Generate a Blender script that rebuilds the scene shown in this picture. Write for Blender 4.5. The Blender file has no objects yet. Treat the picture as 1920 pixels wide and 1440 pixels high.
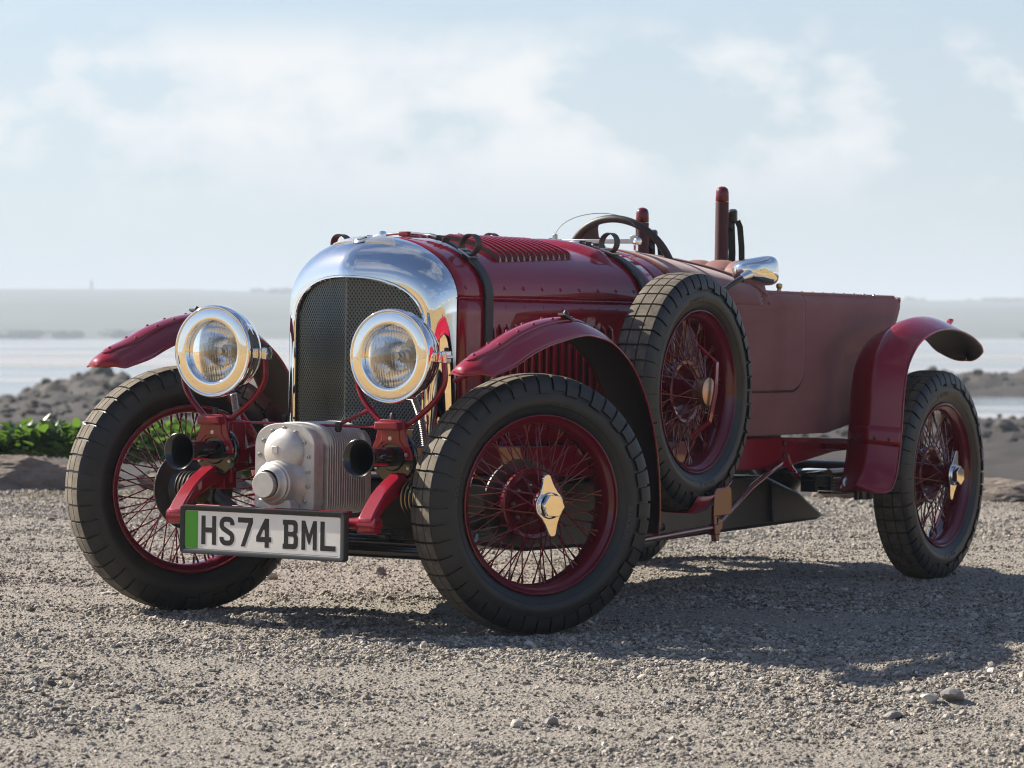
import bpy, math, random
import numpy as np
from mathutils import Matrix, Vector, Euler, noise as mnoise
random.seed(7); rng = np.random.default_rng(11)
R = math.radians
S = bpy.context.scene
COL = S.collection
# ------------------------------------------------------------------ camera
F_PX, YAW, PITCH, ROLL = 6222.84, -2.6059, -0.0164, 0.0148       # solved from the wheels and the number plate
CAM_CAR = np.array([7.8601, 5.1818, 0.8325])                     # camera in the car's own frame
d = np.array([math.cos(YAW) * math.cos(PITCH), math.sin(YAW) * math.cos(PITCH), math.sin(PITCH)])
r0 = np.cross(d, [0, 0, 1]); r0 /= np.linalg.norm(r0); u0 = np.cross(r0, d)
r1 = r0 * math.cos(ROLL) + u0 * math.sin(ROLL); u1 = np.cross(r1, d)
M3 = np.array([r0, u0, d]).T @ np.array([r1, u1, d])             # car stands on ground that tips slightly: car frame -> level world
CAM = M3 @ CAM_CAR
TILT = Matrix(M3.tolist()).to_4x4()
cam = bpy.data.cameras.new('camera'); co = bpy.data.objects.new('camera', cam); COL.objects.link(co)
co.matrix_world = Matrix([[r0[i], u0[i], -d[i], CAM[i]] for i in range(3)] + [[0, 0, 0, 1]])
cam.sensor_width = 36; cam.lens = 36 * F_PX / 1920
cam.clip_start = .1; cam.clip_end = 20000
cam.dof.use_dof = True; cam.dof.focus_distance = 9.2; cam.dof.aperture_fstop = 9
S.camera = co
# ------------------------------------------------------------------ light
SUN_TO = np.array([0.07, -1.0, 0]); SUN_TO /= np.linalg.norm(SUN_TO); SUN_EL = R(35)
sun_az = math.atan2(SUN_TO[1], SUN_TO[0])
sl = bpy.data.lights.new('sun', 'SUN'); so = bpy.data.objects.new('sun', sl); COL.objects.link(so)
sl.energy = 5.0; sl.angle = R(.53); sl.color = (1, .93, .80)
sd = Vector((SUN_TO[0] * math.cos(SUN_EL), SUN_TO[1] * math.cos(SUN_EL), math.sin(SUN_EL)))
so.rotation_euler = sd.to_track_quat('Z', 'Y').to_euler(); so.location = (0, 0, 30)
W = bpy.data.worlds.new('World'); S.world = W; W.use_nodes = True
wt = W.node_tree; wt.nodes.clear()
def wn(t, **k):
    n = wt.nodes.new(t)
    for a, b in k.items(): setattr(n, a, b)
    return n
sky = wn('ShaderNodeTexSky', sky_type='NISHITA', sun_disc=False)
sky.sun_elevation = SUN_EL; sky.sun_rotation = math.pi / 2 - sun_az
sky.air_density = 1.0; sky.dust_density = 0.5; sky.ozone_density = 2.5; sky.altitude = 0
SKY_STRENGTH = 0.057
def wmath(op, a, b=None, c=None):
    n = wn('ShaderNodeMath', operation=op)
    for i, q in enumerate((a, b, c)):
        if q is None: continue
        if isinstance(q, (int, float)): n.inputs[i].default_value = q
        else: wt.links.new(q, n.inputs[i])
    return n.outputs[0]
def wramp(v, stops):
    n = wn('ShaderNodeValToRGB'); wt.links.new(v, n.inputs[0]); el = n.color_ramp.elements
    while len(el) < len(stops): el.new(.5)
    for e, (p_, c_) in zip(el, stops): e.position = p_; e.color = (c_, c_, c_, 1)
    return n.outputs[0]
tc = wn('ShaderNodeTexCoord'); sep = wn('ShaderNodeSeparateXYZ'); wt.links.new(tc.outputs['Generated'], sep.inputs[0])
X, Y, Z = sep.outputs
az = wmath('ARCTAN2', Y, X); elv = wmath('ARCSINE', Z)
cmb = wn('ShaderNodeCombineXYZ'); wt.links.new(wmath('MULTIPLY_ADD', az, 30.0, -2.0), cmb.inputs[0]); wt.links.new(wmath('MULTIPLY', elv, 52.0), cmb.inputs[1])
def wnoise(vec, scale, detail, rough, off=0.0, dist=0.0):
    n = wn('ShaderNodeTexNoise', noise_dimensions='4D'); wt.links.new(vec, n.inputs['Vector'])
    n.inputs['Scale'].default_value = scale; n.inputs['Detail'].default_value = detail; n.inputs['Roughness'].default_value = rough
    n.inputs['W'].default_value = off; n.inputs['Distortion'].default_value = dist
    return n.outputs['Fac']
cum = wnoise(cmb.outputs[0], 1.0, 9, .56, 21.5)
big = wnoise(cmb.outputs[0], .26, 3, .5, 3.3)
band = wramp(elv, [(0.0, 0), (.034, .10), (.050, .75), (.062, 1), (.082, .95), (.096, 0)])     # a bank of low cumulus all round the horizon
cf = wmath('ADD', wmath('MULTIPLY', cum, .62), wmath('MULTIPLY', big, .5))
cf = wmath('MULTIPLY', wramp(cf, [(.53, 0), (.585, .6), (.66, 1)]), band)
cmb2 = wn('ShaderNodeCombineXYZ')                                     # high thin cloud on a plane above
zz = wmath('MAXIMUM', Z, .04)
wt.links.new(wmath('DIVIDE', X, zz), cmb2.inputs[0]); wt.links.new(wmath('MULTIPLY', wmath('DIVIDE', Y, zz), 2.2), cmb2.inputs[1])
cir = wramp(wnoise(cmb2.outputs[0], .75, 8, .62, 1.0, .6), [(.50, 0), (.80, .75)])
cir = wmath('MULTIPLY', cir, wramp(elv, [(.06, 0), (.3, 1)]))
tint = wn('ShaderNodeMix', data_type='RGBA', blend_type='MULTIPLY'); tint.inputs['Factor'].default_value = 1; tint.inputs['B'].default_value = (.95, 1.0, 1.12, 1); wt.links.new(sky.outputs[0], tint.inputs['A'])
veil = wn('ShaderNodeMix', data_type='RGBA'); wt.links.new(tint.outputs['Result'], veil.inputs['A'])     # sea haze low in the sky, brighter towards the sun
sunny = wn('ShaderNodeVectorMath', operation='DOT_PRODUCT'); wt.links.new(tc.outputs['Generated'], sunny.inputs[0]); sunny.inputs[1].default_value = tuple(SUN_TO)
vcol = wn('ShaderNodeVectorMath', operation='SCALE'); vcol.inputs[0].default_value = (5.25, 5.95, 6.5); wt.links.new(wmath('MULTIPLY_ADD', sunny.outputs['Value'], .42, .82), vcol.inputs['Scale'])
wt.links.new(vcol.outputs[0], veil.inputs['B']); wt.links.new(wramp(elv, [(0, .92), (.05, .80), (.11, .50), (.25, .15), (.5, 0)]), veil.inputs['Factor'])
mixA = wn('ShaderNodeMix', data_type='RGBA'); wt.links.new(veil.outputs['Result'], mixA.inputs['A'])
mixA.inputs['B'].default_value = (7.2, 7.4, 7.6, 1); wt.links.new(cir, mixA.inputs['Factor'])
mixB = wn('ShaderNodeMix', data_type='RGBA'); wt.links.new(mixA.outputs['Result'], mixB.inputs['A'])
mixB.inputs['B'].default_value = (7.75, 7.8, 7.85, 1); wt.links.new(wmath('MULTIPLY', cf, .95), mixB.inputs['Factor'])
bg = wn('ShaderNodeBackground'); bg.inputs['Strength'].default_value = SKY_STRENGTH
wo = wn('ShaderNodeOutputWorld'); wt.links.new(mixB.outputs['Result'], bg.inputs[0]); wt.links.new(bg.outputs[0], wo.inputs[0])
S.view_settings.view_transform = 'Standard'; S.view_settings.look = 'None'; S.view_settings.gamma = 1
S.view_settings.use_curve_mapping = False; S.view_settings.exposure = 1.12
S.render.engine = 'CYCLES'; S.cycles.use_denoising = True
S.cycles.filter_width = 1.1; S.cycles.max_bounces = 8; S.cycles.glossy_bounces = 5; S.cycles.transmission_bounces = 8; S.cycles.diffuse_bounces = 3
S.cycles.volume_bounces = 0; S.cycles.sample_clamp_indirect = 6; S.cycles.caustics_reflective = False; S.cycles.caustics_refractive = False

# ------------------------------------------------------------------ helpers
FWD = np.array([d[0], d[1], 0]); FWD /= np.linalg.norm(FWD); RGT = r0.copy(); UPW = np.array([0, 0, 1.])
def wp(dep, lat, z): p = CAM + FWD * dep + RGT * lat; return np.array([p[0], p[1], z])
def sstep(a, b, x): t = np.clip((x - a) / (b - a), 0, 1); return t * t * (3 - 2 * t)
NRM = M3[:, 2]
def lot_z(x, y):
    """height of the gravel lot (vectorised): the tipped plane the car stands on, levelling out far to the sides"""
    v = np.stack([np.asarray(x, float), np.asarray(y, float)], -1) - CAM[:2]
    lat = v @ RGT[:2]; dep = v @ FWD[:2]
    k = np.clip(lat, -9, 9)
    c = CAM[:2] + np.multiply.outer(dep, FWD[:2]) + np.multiply.outer(k, RGT[:2])
    z = -(c[..., 0] * NRM[0] + c[..., 1] * NRM[1]) / NRM[2]
    return z
MATS = {}
class NT:
    def __init__(s, m): s.m = m; m.use_nodes = True; s.t = m.node_tree; s.b = s.t.nodes['Principled BSDF']; s.out = s.t.nodes['Material Output']
    def n(s, t, **k):
        n = s.t.nodes.new(t)
        for a, b in k.items(): setattr(n, a, b)
        return n
    def l(s, a, b): s.t.links.new(a, b)
    def coord(s, kind='Object', scale=(1, 1, 1), rot=(0, 0, 0)):
        c = s.n('ShaderNodeTexCoord'); mp = s.n('ShaderNodeMapping'); mp.inputs['Scale'].default_value = scale; mp.inputs['Rotation'].default_value = rot
        s.l(c.outputs[kind], mp.inputs[0]); return mp.outputs[0]
    def noise(s, scale, detail=6, rough=.6, vec=None, dist=0):
        n = s.n('ShaderNodeTexNoise'); n.inputs['Scale'].default_value = scale; n.inputs['Detail'].default_value = detail
        n.inputs['Roughness'].default_value = rough; n.inputs['Distortion'].default_value = dist
        s.l(vec if vec is not None else s.coord(), n.inputs['Vector']); return n.outputs['Fac']
    def ramp(s, v, stops):
        n = s.n('ShaderNodeValToRGB'); s.l(v, n.inputs[0]); el = n.color_ramp.elements
        while len(el) < len(stops): el.new(.5)
        for e, (p_, c_) in zip(el, stops):
            e.position = p_; e.color = (*c_, 1) if len(c_) == 3 else c_
        return n.outputs[0]
    def mix(s, f, a, b):
        n = s.n('ShaderNodeMix', data_type='RGBA')
        for q, i in ((f, 'Factor'), (a, 'A'), (b, 'B')):
            if isinstance(q, (int, float)): n.inputs[i].default_value = q
            elif isinstance(q, tuple): n.inputs[i].default_value = (*q, 1)
            else: s.l(q, n.inputs[i])
        return n.outputs['Result']
    def bump(s, h, strength, dist=.01, prev=None):
        n = s.n('ShaderNodeBump'); n.inputs['Strength'].default_value = strength; n.inputs['Distance'].default_value = dist
        s.l(h, n.inputs['Height'])
        if prev is not None: s.l(prev, n.inputs['Normal'])
        return n.outputs[0]
    def set(s, **k):
        names = dict(base='Base Color', metal='Metallic', rough='Roughness', coat='Coat Weight', coatr='Coat Roughness', spec='Specular IOR Level',
                     trans='Transmission Weight', ior='IOR', normal='Normal', coatn='Coat Normal', sheen='Sheen Weight', sss='Subsurface Weight', aniso='Anisotropic')
        for a, v in k.items():
            i = s.b.inputs[names[a]]
            if isinstance(v, (int, float)): i.default_value = v
            elif isinstance(v, tuple): i.default_value = (*v, 1)
            else: s.l(v, i)
def mat(name):
    m = bpy.data.materials.new(name); MATS[name] = m; return NT(m)

class G:
    def __init__(s): s.v = []; s.f = []; s.n = 0
    def add(s, v, f):
        v = np.asarray(v, float).reshape(-1, 3); o = s.n
        s.v.append(v); s.n += len(v); s.f += [tuple(i + o for i in q) for q in f]; return s
    def box(s, c, size, rot=None):
        a = np.array([[x, y, z] for x in (-.5, .5) for y in (-.5, .5) for z in (-.5, .5)]) * np.array(size)
        if rot is not None: a = a @ np.array(Euler(rot).to_matrix()).T
        return s.add(a + np.array(c), [(0, 1, 3, 2), (4, 6, 7, 5), (0, 4, 5, 1), (2, 3, 7, 6), (0, 2, 6, 4), (1, 5, 7, 3)])
    def grid(s, P, cu=False, cv=False, flip=False):
        P = np.asarray(P); a, b = P.shape[:2]; f = []
        for i in range(a if cu else a - 1):
            for j in range(b if cv else b - 1):
                i2, j2 = (i + 1) % a, (j + 1) % b
                q = (i * b + j, i * b + j2, i2 * b + j2, i2 * b + j); f.append(q[::-1] if flip else q)
        return s.add(P.reshape(-1, 3), f)
    def sweep(s, pts, sec, side=None, closed=False, caps=True, scale=None):
        """sec: 2-D section points swept along pts; side fixes the section's first axis"""
        pts = np.asarray(pts, float); n = len(pts); sec = np.asarray(sec, float); m = len(sec); rows = []
        tang = np.roll(pts, -1, 0) - np.roll(pts, 1, 0) if closed else np.gradient(pts, axis=0)
        tang /= np.linalg.norm(tang, axis=1)[:, None] + 1e-12; e = None
        for i in range(n):
            t = tang[i]
            if side is not None: e = np.array(side, float) if np.ndim(side) == 1 else np.array(side[i], float)
            elif e is None: e = np.array([0, 0, 1.]) if abs(t[2]) < .9 else np.array([1., 0, 0])
            e = e - t * (e @ t); e /= np.linalg.norm(e) + 1e-12; w = np.cross(t, e)
            k = 1 if scale is None else scale[i]
            rows.append(pts[i] + k * (np.outer(sec[:, 0], e) + np.outer(sec[:, 1], w)))
        o = s.n; s.grid(np.array(rows), cu=closed, cv=True)
        if caps and not closed: s.f += [tuple(o + j for j in range(m)), tuple(o + (n - 1) * m + j for j in reversed(range(m)))]
        return s
    def tube(s, pts, r, n=10, closed=False, caps=True):
        a = np.linspace(0, 2 * math.pi, n, endpoint=False); sec = np.stack([np.cos(a), np.sin(a)], 1)
        sc = [r] * len(pts) if np.ndim(r) == 0 else r
        return s.sweep(pts, sec, closed=closed, caps=caps, scale=sc)
    def bar(s, pts, w, t, side, closed=False):
        return s.sweep(pts, [(-w / 2, -t / 2), (w / 2, -t / 2), (w / 2, t / 2), (-w / 2, t / 2)], side=side, closed=closed)
    def lathe(s, prof, o=(0, 0, 0), axis=(0, 1, 0), n=32, closed=False, caps=False):
        axis = np.array(axis, float); axis /= np.linalg.norm(axis)
        e = np.array([0, 0, 1.]) if abs(axis[2]) < .9 else np.array([1., 0, 0]); e -= axis * (e @ axis); e /= np.linalg.norm(e); w = np.cross(axis, e)
        a = np.linspace(0, 2 * math.pi, n, endpoint=False); c = np.outer(np.cos(a), e) + np.outer(np.sin(a), w)
        P = np.array([np.array(o) + axis * q[0] + c * max(q[1], 1e-5) for q in prof]); k = s.n
        s.grid(P, cu=closed, cv=True, flip=True)
        if caps: s.f += [tuple(k + j for j in range(n)), tuple(k + (len(prof) - 1) * n + j for j in reversed(range(n)))]
        return s
    def prism(s, out, o, ex, ey, t):
        out = np.asarray(out, float); o = np.array(o, float); ex = np.array(ex, float); ey = np.array(ey, float); ez = np.cross(ex, ey)
        a = o + np.outer(out[:, 0], ex) + np.outer(out[:, 1], ey); m = len(out)
        return s.add(np.concatenate([a, a + ez * t]), [tuple(reversed(range(m))), tuple(range(m, 2 * m))] + [(i, (i + 1) % m, m + (i + 1) % m, m + i) for i in range(m)])
    def dome(s, c, nrm, r, h, n=8):
        return s.lathe([(0, r), (h * .6, r * .8), (h, r * .35), (h * 1.02, 0)], c, nrm, n)
    def mesh(s, name, m=None, smooth=38):
        me = bpy.data.meshes.new(name); me.from_pydata(np.concatenate(s.v).tolist(), [], s.f); me.validate()
        if smooth: me.shade_smooth(); me.set_sharp_from_angle(angle=R(smooth))
        if m: me.materials.append(MATS[m])
        return me
    def obj(s, name, m, parent=None, smooth=38, bevel=0, solid=0, seg=2, label=None, kind=None, off=0):
        return put(name, s.mesh(name, m, smooth), parent, bevel, solid, seg, label, kind, off)
def put(name, me, parent=None, bevel=0, solid=0, seg=2, label=None, kind=None, off=0):
    o = bpy.data.objects.new(name, me); COL.objects.link(o)
    if parent: o.parent = parent
    if solid: q = o.modifiers.new('solid', 'SOLIDIFY'); q.thickness = solid; q.offset = off
    if bevel: q = o.modifiers.new('bevel', 'BEVEL'); q.width = bevel; q.segments = seg; q.limit_method = 'ANGLE'; q.angle_limit = R(40)
    if label: o['label'] = label
    if kind: o['kind'] = kind
    return o
def tag(o, label, cat, group=None):
    o['label'] = label; o['category'] = cat
    if group: o['group'] = group
    return o
def struct(o): o['kind'] = 'structure'; return o
def empty(name, parent=None, loc=(0, 0, 0), rot=(0, 0, 0)):
    o = bpy.data.objects.new(name, None); COL.objects.link(o); o.parent = parent; o.location = loc; o.rotation_euler = rot; o.empty_display_size = .1; return o
def interp(tab, x):
    tab = np.array(tab); i = np.argsort(tab[:, 0]); return np.interp(x, tab[i, 0], tab[i, 1])
def smooth_path(pts, n):
    """Catmull-Rom through pts, resampled evenly"""
    P = np.asarray(pts, float); P = np.concatenate([[2 * P[0] - P[1]], P, [2 * P[-1] - P[-2]]]); o = []
    for i in range(1, len(P) - 2):
        for t in np.linspace(0, 1, 24, endpoint=False):
            a, b, c, e = P[i - 1:i + 3]; o.append(.5 * (2 * b + (c - a) * t + (2 * a - 5 * b + 4 * c - e) * t * t + (3 * b - a - 3 * c + e) * t ** 3))
    o.append(P[-2]); o = np.array(o); L = np.concatenate([[0], np.cumsum(np.linalg.norm(np.diff(o, axis=0), axis=1))])
    s = np.linspace(0, L[-1], n); return np.stack([np.interp(s, L, o[:, k]) for k in range(o.shape[1])], 1)

# ------------------------------------------------------------------ materials
t = mat('paint'); nz = t.noise(900, 2, .5)
t.set(base=(.235, .004, .017), metal=.0, spec=.08, rough=.4, coat=1.0, coatr=.02, normal=t.bump(t.noise(18, 2, .5), .02, .01))
t = mat('shaded_paint'); t.set(base=(.125, .003, .012), metal=.0, spec=.08, rough=.4, coat=1.0, coatr=.04)  # the car's red darkened, with shade put into the colour
t = mat('chrome'); t.set(base=(.83, .82, .80), metal=1.0, rough=t.ramp(t.noise(30, 4), [(.3, (.02,) * 3), (.8, (.055,) * 3)]), normal=t.bump(t.noise(9, 2), .012, .01))
t = mat('cast_aluminium'); nz = t.noise(40, 5); t.set(base=t.ramp(nz, [(.3, (.50, .46, .43)), (.7, (.62, .58, .54))]), metal=.55, rough=.5, normal=t.bump(t.noise(600, 3), .12, .002))
t = mat('badge_silver'); t.set(base=(.80, .79, .77), metal=1.0, rough=.38)
t = mat('steel'); t.set(base=(.45, .44, .42), metal=1.0, rough=.32)
t = mat('dark_steel'); t.set(base=t.ramp(t.noise(25), [(.3, (.04, .04, .042)), (.7, (.075, .072, .07))]), metal=.7, rough=.45)
t = mat('black_gloss'); t.set(base=(.008, .008, .009), rough=.18, coat=.6, coatr=.04)
t = mat('black_plastic'); t.set(base=(.018, .018, .02), rough=.42)
t = mat('brass'); t.set(base=(.55, .38, .15), metal=.9, rough=.35)
t = mat('copper_tan'); t.set(base=(.52, .33, .22), metal=.9, rough=.35)
t = mat('rubber'); nz = t.noise(14, 5); t.set(base=t.ramp(nz, [(.35, (.007, .008, .009)), (.75, (.016, .016, .016))]), rough=.46, spec=.5, normal=t.bump(t.noise(300, 3), .08, .002))
t = mat('rubber_letter'); t.set(base=(.035, .036, .036), rough=.35)
t = mat('dusty_tread'); nz = t.noise(26, 7, .7); t.set(base=t.ramp(nz, [(.35, (.080, .067, .053)), (.7, (.185, .155, .12))]), rough=.85, spec=.3, normal=t.bump(t.noise(350, 4), .25, .003))
t = mat('strap_leather'); t.set(base=t.ramp(t.noise(60), [(.3, (.016, .014, .013)), (.8, (.040, .030, .026))]), rough=.5, normal=t.bump(t.noise(420, 3), .25, .002))
def cloth(name, a, b, sheen=.25):
    t = mat(name); w = t.n('ShaderNodeTexVoronoi'); w.inputs['Scale'].default_value = 330; t.l(t.coord(), w.inputs['Vector'])
    big = t.noise(3.5, 6, .65, t.coord(scale=(1, 1, 2.2)))
    t.set(base=t.ramp(big, [(.3, a), (.72, b)]), rough=.62, sheen=sheen, spec=.35, normal=t.bump(w.outputs['Distance'], .35, .0015, t.bump(t.noise(7, 3), .12, .01)))
cloth('body_fabric', (.160, .036, .037), (.228, .072, .065))
cloth('seat_leather', (.165, .062, .055), (.24, .10, .085), .1)
cloth('post_leather', (.060, .018, .024), (.095, .030, .034), .05)
t = mat('plate_white'); t.set(base=(.86, .82, .76), rough=.3, coat=.4, coatr=.1)
t = mat('plate_green'); t.set(base=(.035, .34, .006), rough=.35, coat=.4, coatr=.1)
t = mat('plate_black'); t.set(base=(.010, .012, .011), rough=.35)
t = mat('webbing'); t.set(base=(.016, .022, .022), rough=.7)
t = mat('glass'); t.set(base=(1, 1, 1), rough=.0, trans=1.0, ior=1.45)
t = mat('screen_glass'); t.set(base=(1, 1, 1), rough=.0, trans=1.0, ior=1.12)
t = mat('reflector'); t.set(base=(.93, .92, .90), metal=1.0, rough=.11)
t = mat('core_black'); t.set(base=(.075, .062, .045), rough=.4, metal=.3)
t = mat('core_dark'); t.set(base=(.012, .004, .005), rough=.6)
t = mat('guard_underside'); t.set(base=(.022, .014, .013), rough=.6)  # matte dark colour on the inner faces of the mudguards
t = mat('mesh_wire'); t.set(base=(.22, .25, .25), metal=.9, rough=.30)
t = mat('undertray_black'); t.set(base=t.ramp(t.noise(6), [(.3, (.014, .014, .013)), (.7, (.030, .028, .025))]), rough=.36, metal=.2)

# ================================================================== THE CAR
car = empty('vintage_car'); car.matrix_world = TILT
tag(car, 'dark red vintage open sports car with wire wheels parked on the gravel', 'car')
RT, RR, TRK, WB = .3594, .2468, 1.1735, 2.7082
# ---------- wheel meshes (local +Y is the outer side)
NP = 46; PIT = 2 * math.pi / NP
OUT = np.array([(0, .3594), (.018, .3592), (.036, .3583), (.050, .3552), (.0568, .3470), (.0627, .3350), (.0666, .3210), (.0680, .3070)])
def skin(off_list, drop=0.0):
    L = np.concatenate([[0], np.cumsum(np.linalg.norm(np.diff(OUT, axis=0), axis=1))]); return L
def prof_pts(t_list, sgn, drop):
    """points on the tread profile by arc length, dropped inwards"""
    L = skin(None); o = []
    for tt in t_list:
        x = np.interp(tt, L, OUT[:, 0]); r = np.interp(tt, L, OUT[:, 1])
        x2 = np.interp(tt + .004, L, OUT[:, 0]); r2 = np.interp(tt + .004, L, OUT[:, 1]); x3 = np.interp(tt - .004, L, OUT[:, 0]); r3 = np.interp(tt - .004, L, OUT[:, 1])
        tx, tr = x2 - x3, r2 - r3; q = math.hypot(tx, tr) or 1; nx, nr = -tr / q, tx / q
        o.append((sgn * (x - nx * drop), r - nr * drop))
    return o
def block(g, ts, sgn, a0, a1, drop=.0068, na=3, skew=0.0):
    top = prof_pts(ts, sgn, 0); bot = prof_pts(ts, sgn, drop); P = []
    for k, an in enumerate(np.linspace(a0, a1, na)):
        P.append([(r * math.cos(an + skew * i), o_, r * math.sin(an + skew * i)) for i, (o_, r) in enumerate(top)])
    P = np.array(P); g.grid(P, flip=sgn > 0)
    B = np.array([[(r * math.cos(an + skew * i), o_, r * math.sin(an + skew * i)) for i, (o_, r) in enumerate(bot)] for an in (a0, a1)])
    for e, b, fl in ((P[0], B[0], sgn < 0), (P[-1], B[1], sgn > 0)): g.grid(np.array([e, b]), flip=fl)
    for j, fl in ((0, sgn > 0), (-1, sgn < 0)):
        e = P[:, j]; b = np.array([(bot[j][1] * math.cos(an + skew * (j % len(ts))), bot[j][0], bot[j][1] * math.sin(an + skew * (j % len(ts)))) for an in np.linspace(a0, a1, na)]); g.grid(np.array([e, b]), flip=fl)
carc = prof_pts(np.linspace(0, skin(None)[-1], 12), 1, .0070) + [(.0672, .292), (.0640, .276), (.0575, .261), (.0500, .2500), (.0440, .2440)]
full = [(-a, b) for a, b in reversed(carc)] + carc[1:]
gt = G(); gt.lathe(full, n=96)
gt.lathe([(.0612, .2685), (.0624, .2700), (.0634, .2722)], n=96)     # fine moulded ring
gl = G(); gd = G()
for k in range(NP):
    a = k * PIT
    block(gd, [-.0165, 0, .0165] and [0, .0168], 1, a, a + PIT * .86); block(gd, [0, .0168], -1, a, a + PIT * .86)
    for sg in (1, -1):
        block(gd, [.0215, .034, .0505], sg, a + PIT * .02, a + PIT * .88)
        lo = .1035 if k % 2 else .094
        block(gl, [.0520, .060, .072, .084, lo], sg, a + PIT * .03, a + PIT * .865, .0065, 3, .0)
        if k % 2: block(gl, [lo + .0018, lo + .0062], sg, a + PIT * .50, a + PIT * .92, .006, 2)
tyre_me = gt.mesh('tyre', 'rubber'); lug_me = gl.mesh('sidewall_lugs', 'rubber', 30); tread_me = gd.mesh('tread', 'dusty_tread', 30)
# embossed sidewall lettering, bent round the tyre (built from Blender's own font)
def text_mesh(txt, size, ext=.0):
    c = bpy.data.curves.new('t', 'FONT'); c.body = txt; c.size = size; c.extrude = ext; c.resolution_u = 2; c.offset = size * .012
    o = bpy.data.objects.new('t', c); COL.objects.link(o); dg = bpy.context.evaluated_depsgraph_get(); me = bpy.data.meshes.new_from_object(o.evaluated_get(dg))
    bpy.data.objects.remove(o); return me
def sidewall_text(words):
    g = G()
    for txt, size, ang in words:
        me = text_mesh(txt, size, .0010); v = np.array([q.co[:] for q in me.vertices]); 
        if not len(v): continue
        v[:, 0] -= v[:, 0].mean(); w = []
        for x, y, z in v:
            rr = .2735 + y; th = ang + x / .283; off = np.interp(rr, [.25, .261, .276, .292, .307], [.050, .0575, .064, .0672, .0672]) + .0003 + z
            w.append((-rr * math.sin(-th), off, rr * math.cos(th)) if False else (-rr * math.sin(th), off, rr * math.cos(th)))
        g.add(w, [tuple(p_.vertices) for p_ in me.polygons])
    return g.mesh('sidewall_lettering', 'rubber_letter', 30)
letter_me = sidewall_text([('BLOCKLEY', .020, 0), ('BLOCKLEY', .020, math.pi), ('5.00/5.25-18', .012, math.pi / 2), ('5.00/5.25-18', .012, -math.pi / 2)])
gr = G()
half = [(.0435, .2440), (.0460, .2466), (.0500, .2480), (.0535, .2468), (.0545, .2440), (.0528, .2412), (.0490, .2400), (.0440, .2385), (.0390, .2300), (.0330, .2235), (.0180, .2205), (0, .2195)]
inner = half + [(-a, b) for a, b in reversed(half[:-1])] + [(-.036, .2440), (0, .2330), (.036, .2440)]
gr.lathe(inner, n=80, closed=True)
rim_me = gr.mesh('rim', 'shaded_paint', 50)
gh = G()   # hub: wide inner flange, barrel, small outer nose
gh.lathe([(-.050, .066), (-.050, .088), (-.012, .090), (-.008, .098), (.006, .0985), (.010, .094), (.008, .083), (-.006, .074), (-.020, .064), (-.024, .050), (-.010, .043), (.020, .040), (.050, .038), (.062, .040), (.072, .0415), (.080, .040), (.084, .034), (.084, 0)], n=48)
hub_me = gh.mesh('hub', 'shaded_paint', 40)
def spoke_mesh(rh, oh, ah, rr_, orr):
    a = np.array([rh * math.sin(ah), oh, rh * math.cos(ah)]); b = np.array([0, orr, rr_]); q = b - a; L = np.linalg.norm(q); q /= L
    g = G(); g.tube([a, b], .0021, 6); g.tube([b - q * .020, b + q * .004], .0036, 6); return g
SP = []
for k in range(24): SP.append(('o' + '+-'[k % 2], 2 * math.pi * k / 24))
for k in range(48): SP.append(('i' + ['+-', '+-'][k // 2 % 2][k % 2] + str(k // 2 % 2), 2 * math.pi * (k + .5) / 48 + .03 * (-1) ** k))
def sp_args(c):
    s = 1 if c[1] == '+' else -1
    return (.039, .066 + .006 * s, R(34) * s, .2215, .014 * s - .006) if c[0] == 'o' else (.0955, -.001 + (.004 if c[2] == '1' else -.004), R(15) * s, .2215, -.012 if c[2] == '1' else .010)
SPM = {c: spoke_mesh(*sp_args(c)).mesh('spoke', 'shaded_paint', 50) for c in sorted({q[0] for q in SP})}
# knock-off nut: two-eared plate with a hexagonal boss
def ear_outline():
    o = []
    for a in np.linspace(R(42), R(138), 9): o.append((.0445 * math.cos(a - R(90)) , .0445 * math.sin(a - R(90))))
    pts = []
    for a in np.linspace(R(-48), R(48), 11): pts.append((.044 * math.cos(a), .044 * math.sin(a)))
    e = [(.021, .049), (.0165, .060), (.0130, .072), (.0105, .0805), (.0065, .0845), (0, .0858), (-.0065, .0845), (-.0105, .0805), (-.0130, .072), (-.0165, .060), (-.021, .049)]
    pts += e
    pts += [(-x, -y) for x, y in pts]
    return pts
gs = G(); gs.prism([(x, y) for x, y in ear_outline()], (0, .084, 0), (1, 0, 0), (0, 0, 1), -.009); gs2 = G()
hexo = lambda r: [(r * math.cos(R(60 * k + 12)), r * math.sin(R(60 * k + 12))) for k in range(6)]
ex, ez = np.array([1, 0, 0]), np.array([0, 0, 1])
rows = []
for off, r_ in ((.0932, .0345), (.0950, .0335), (.0952, .0318)): pass
gs2.lathe([(.0930, .0370), (.0965, .0362), (.0990, .0335)], n=40)
h0 = np.array(hexo(.0335)); h1 = np.array(hexo(.0315))
ring = lambda h, o_: [(x, o_, z) for x, z in h]
gs2.add(ring(h0, .0988) + ring(h0, .1150) + ring(h1, .1170), [(i, (i + 1) % 6, 6 + (i + 1) % 6, 6 + i)[::-1] for i in range(6)] + [(6 + i, 6 + (i + 1) % 6, 12 + (i + 1) % 6, 12 + i)[::-1] for i in range(6)] + [tuple(range(12, 18))[::-1]])
ear_me = gs.mesh('spinner', 'chrome', 40); nut_me = gs2.mesh('centre_nut', 'chrome', 25)
gb = G(); gb.lathe([(-.052, .058), (-.052, .122), (-.060, .122), (-.060, .080), (-.085, .060), (-.085, 0)], n=40)
disc_me = gb.mesh('brake_disc', 'dark_steel', 40)
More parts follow.
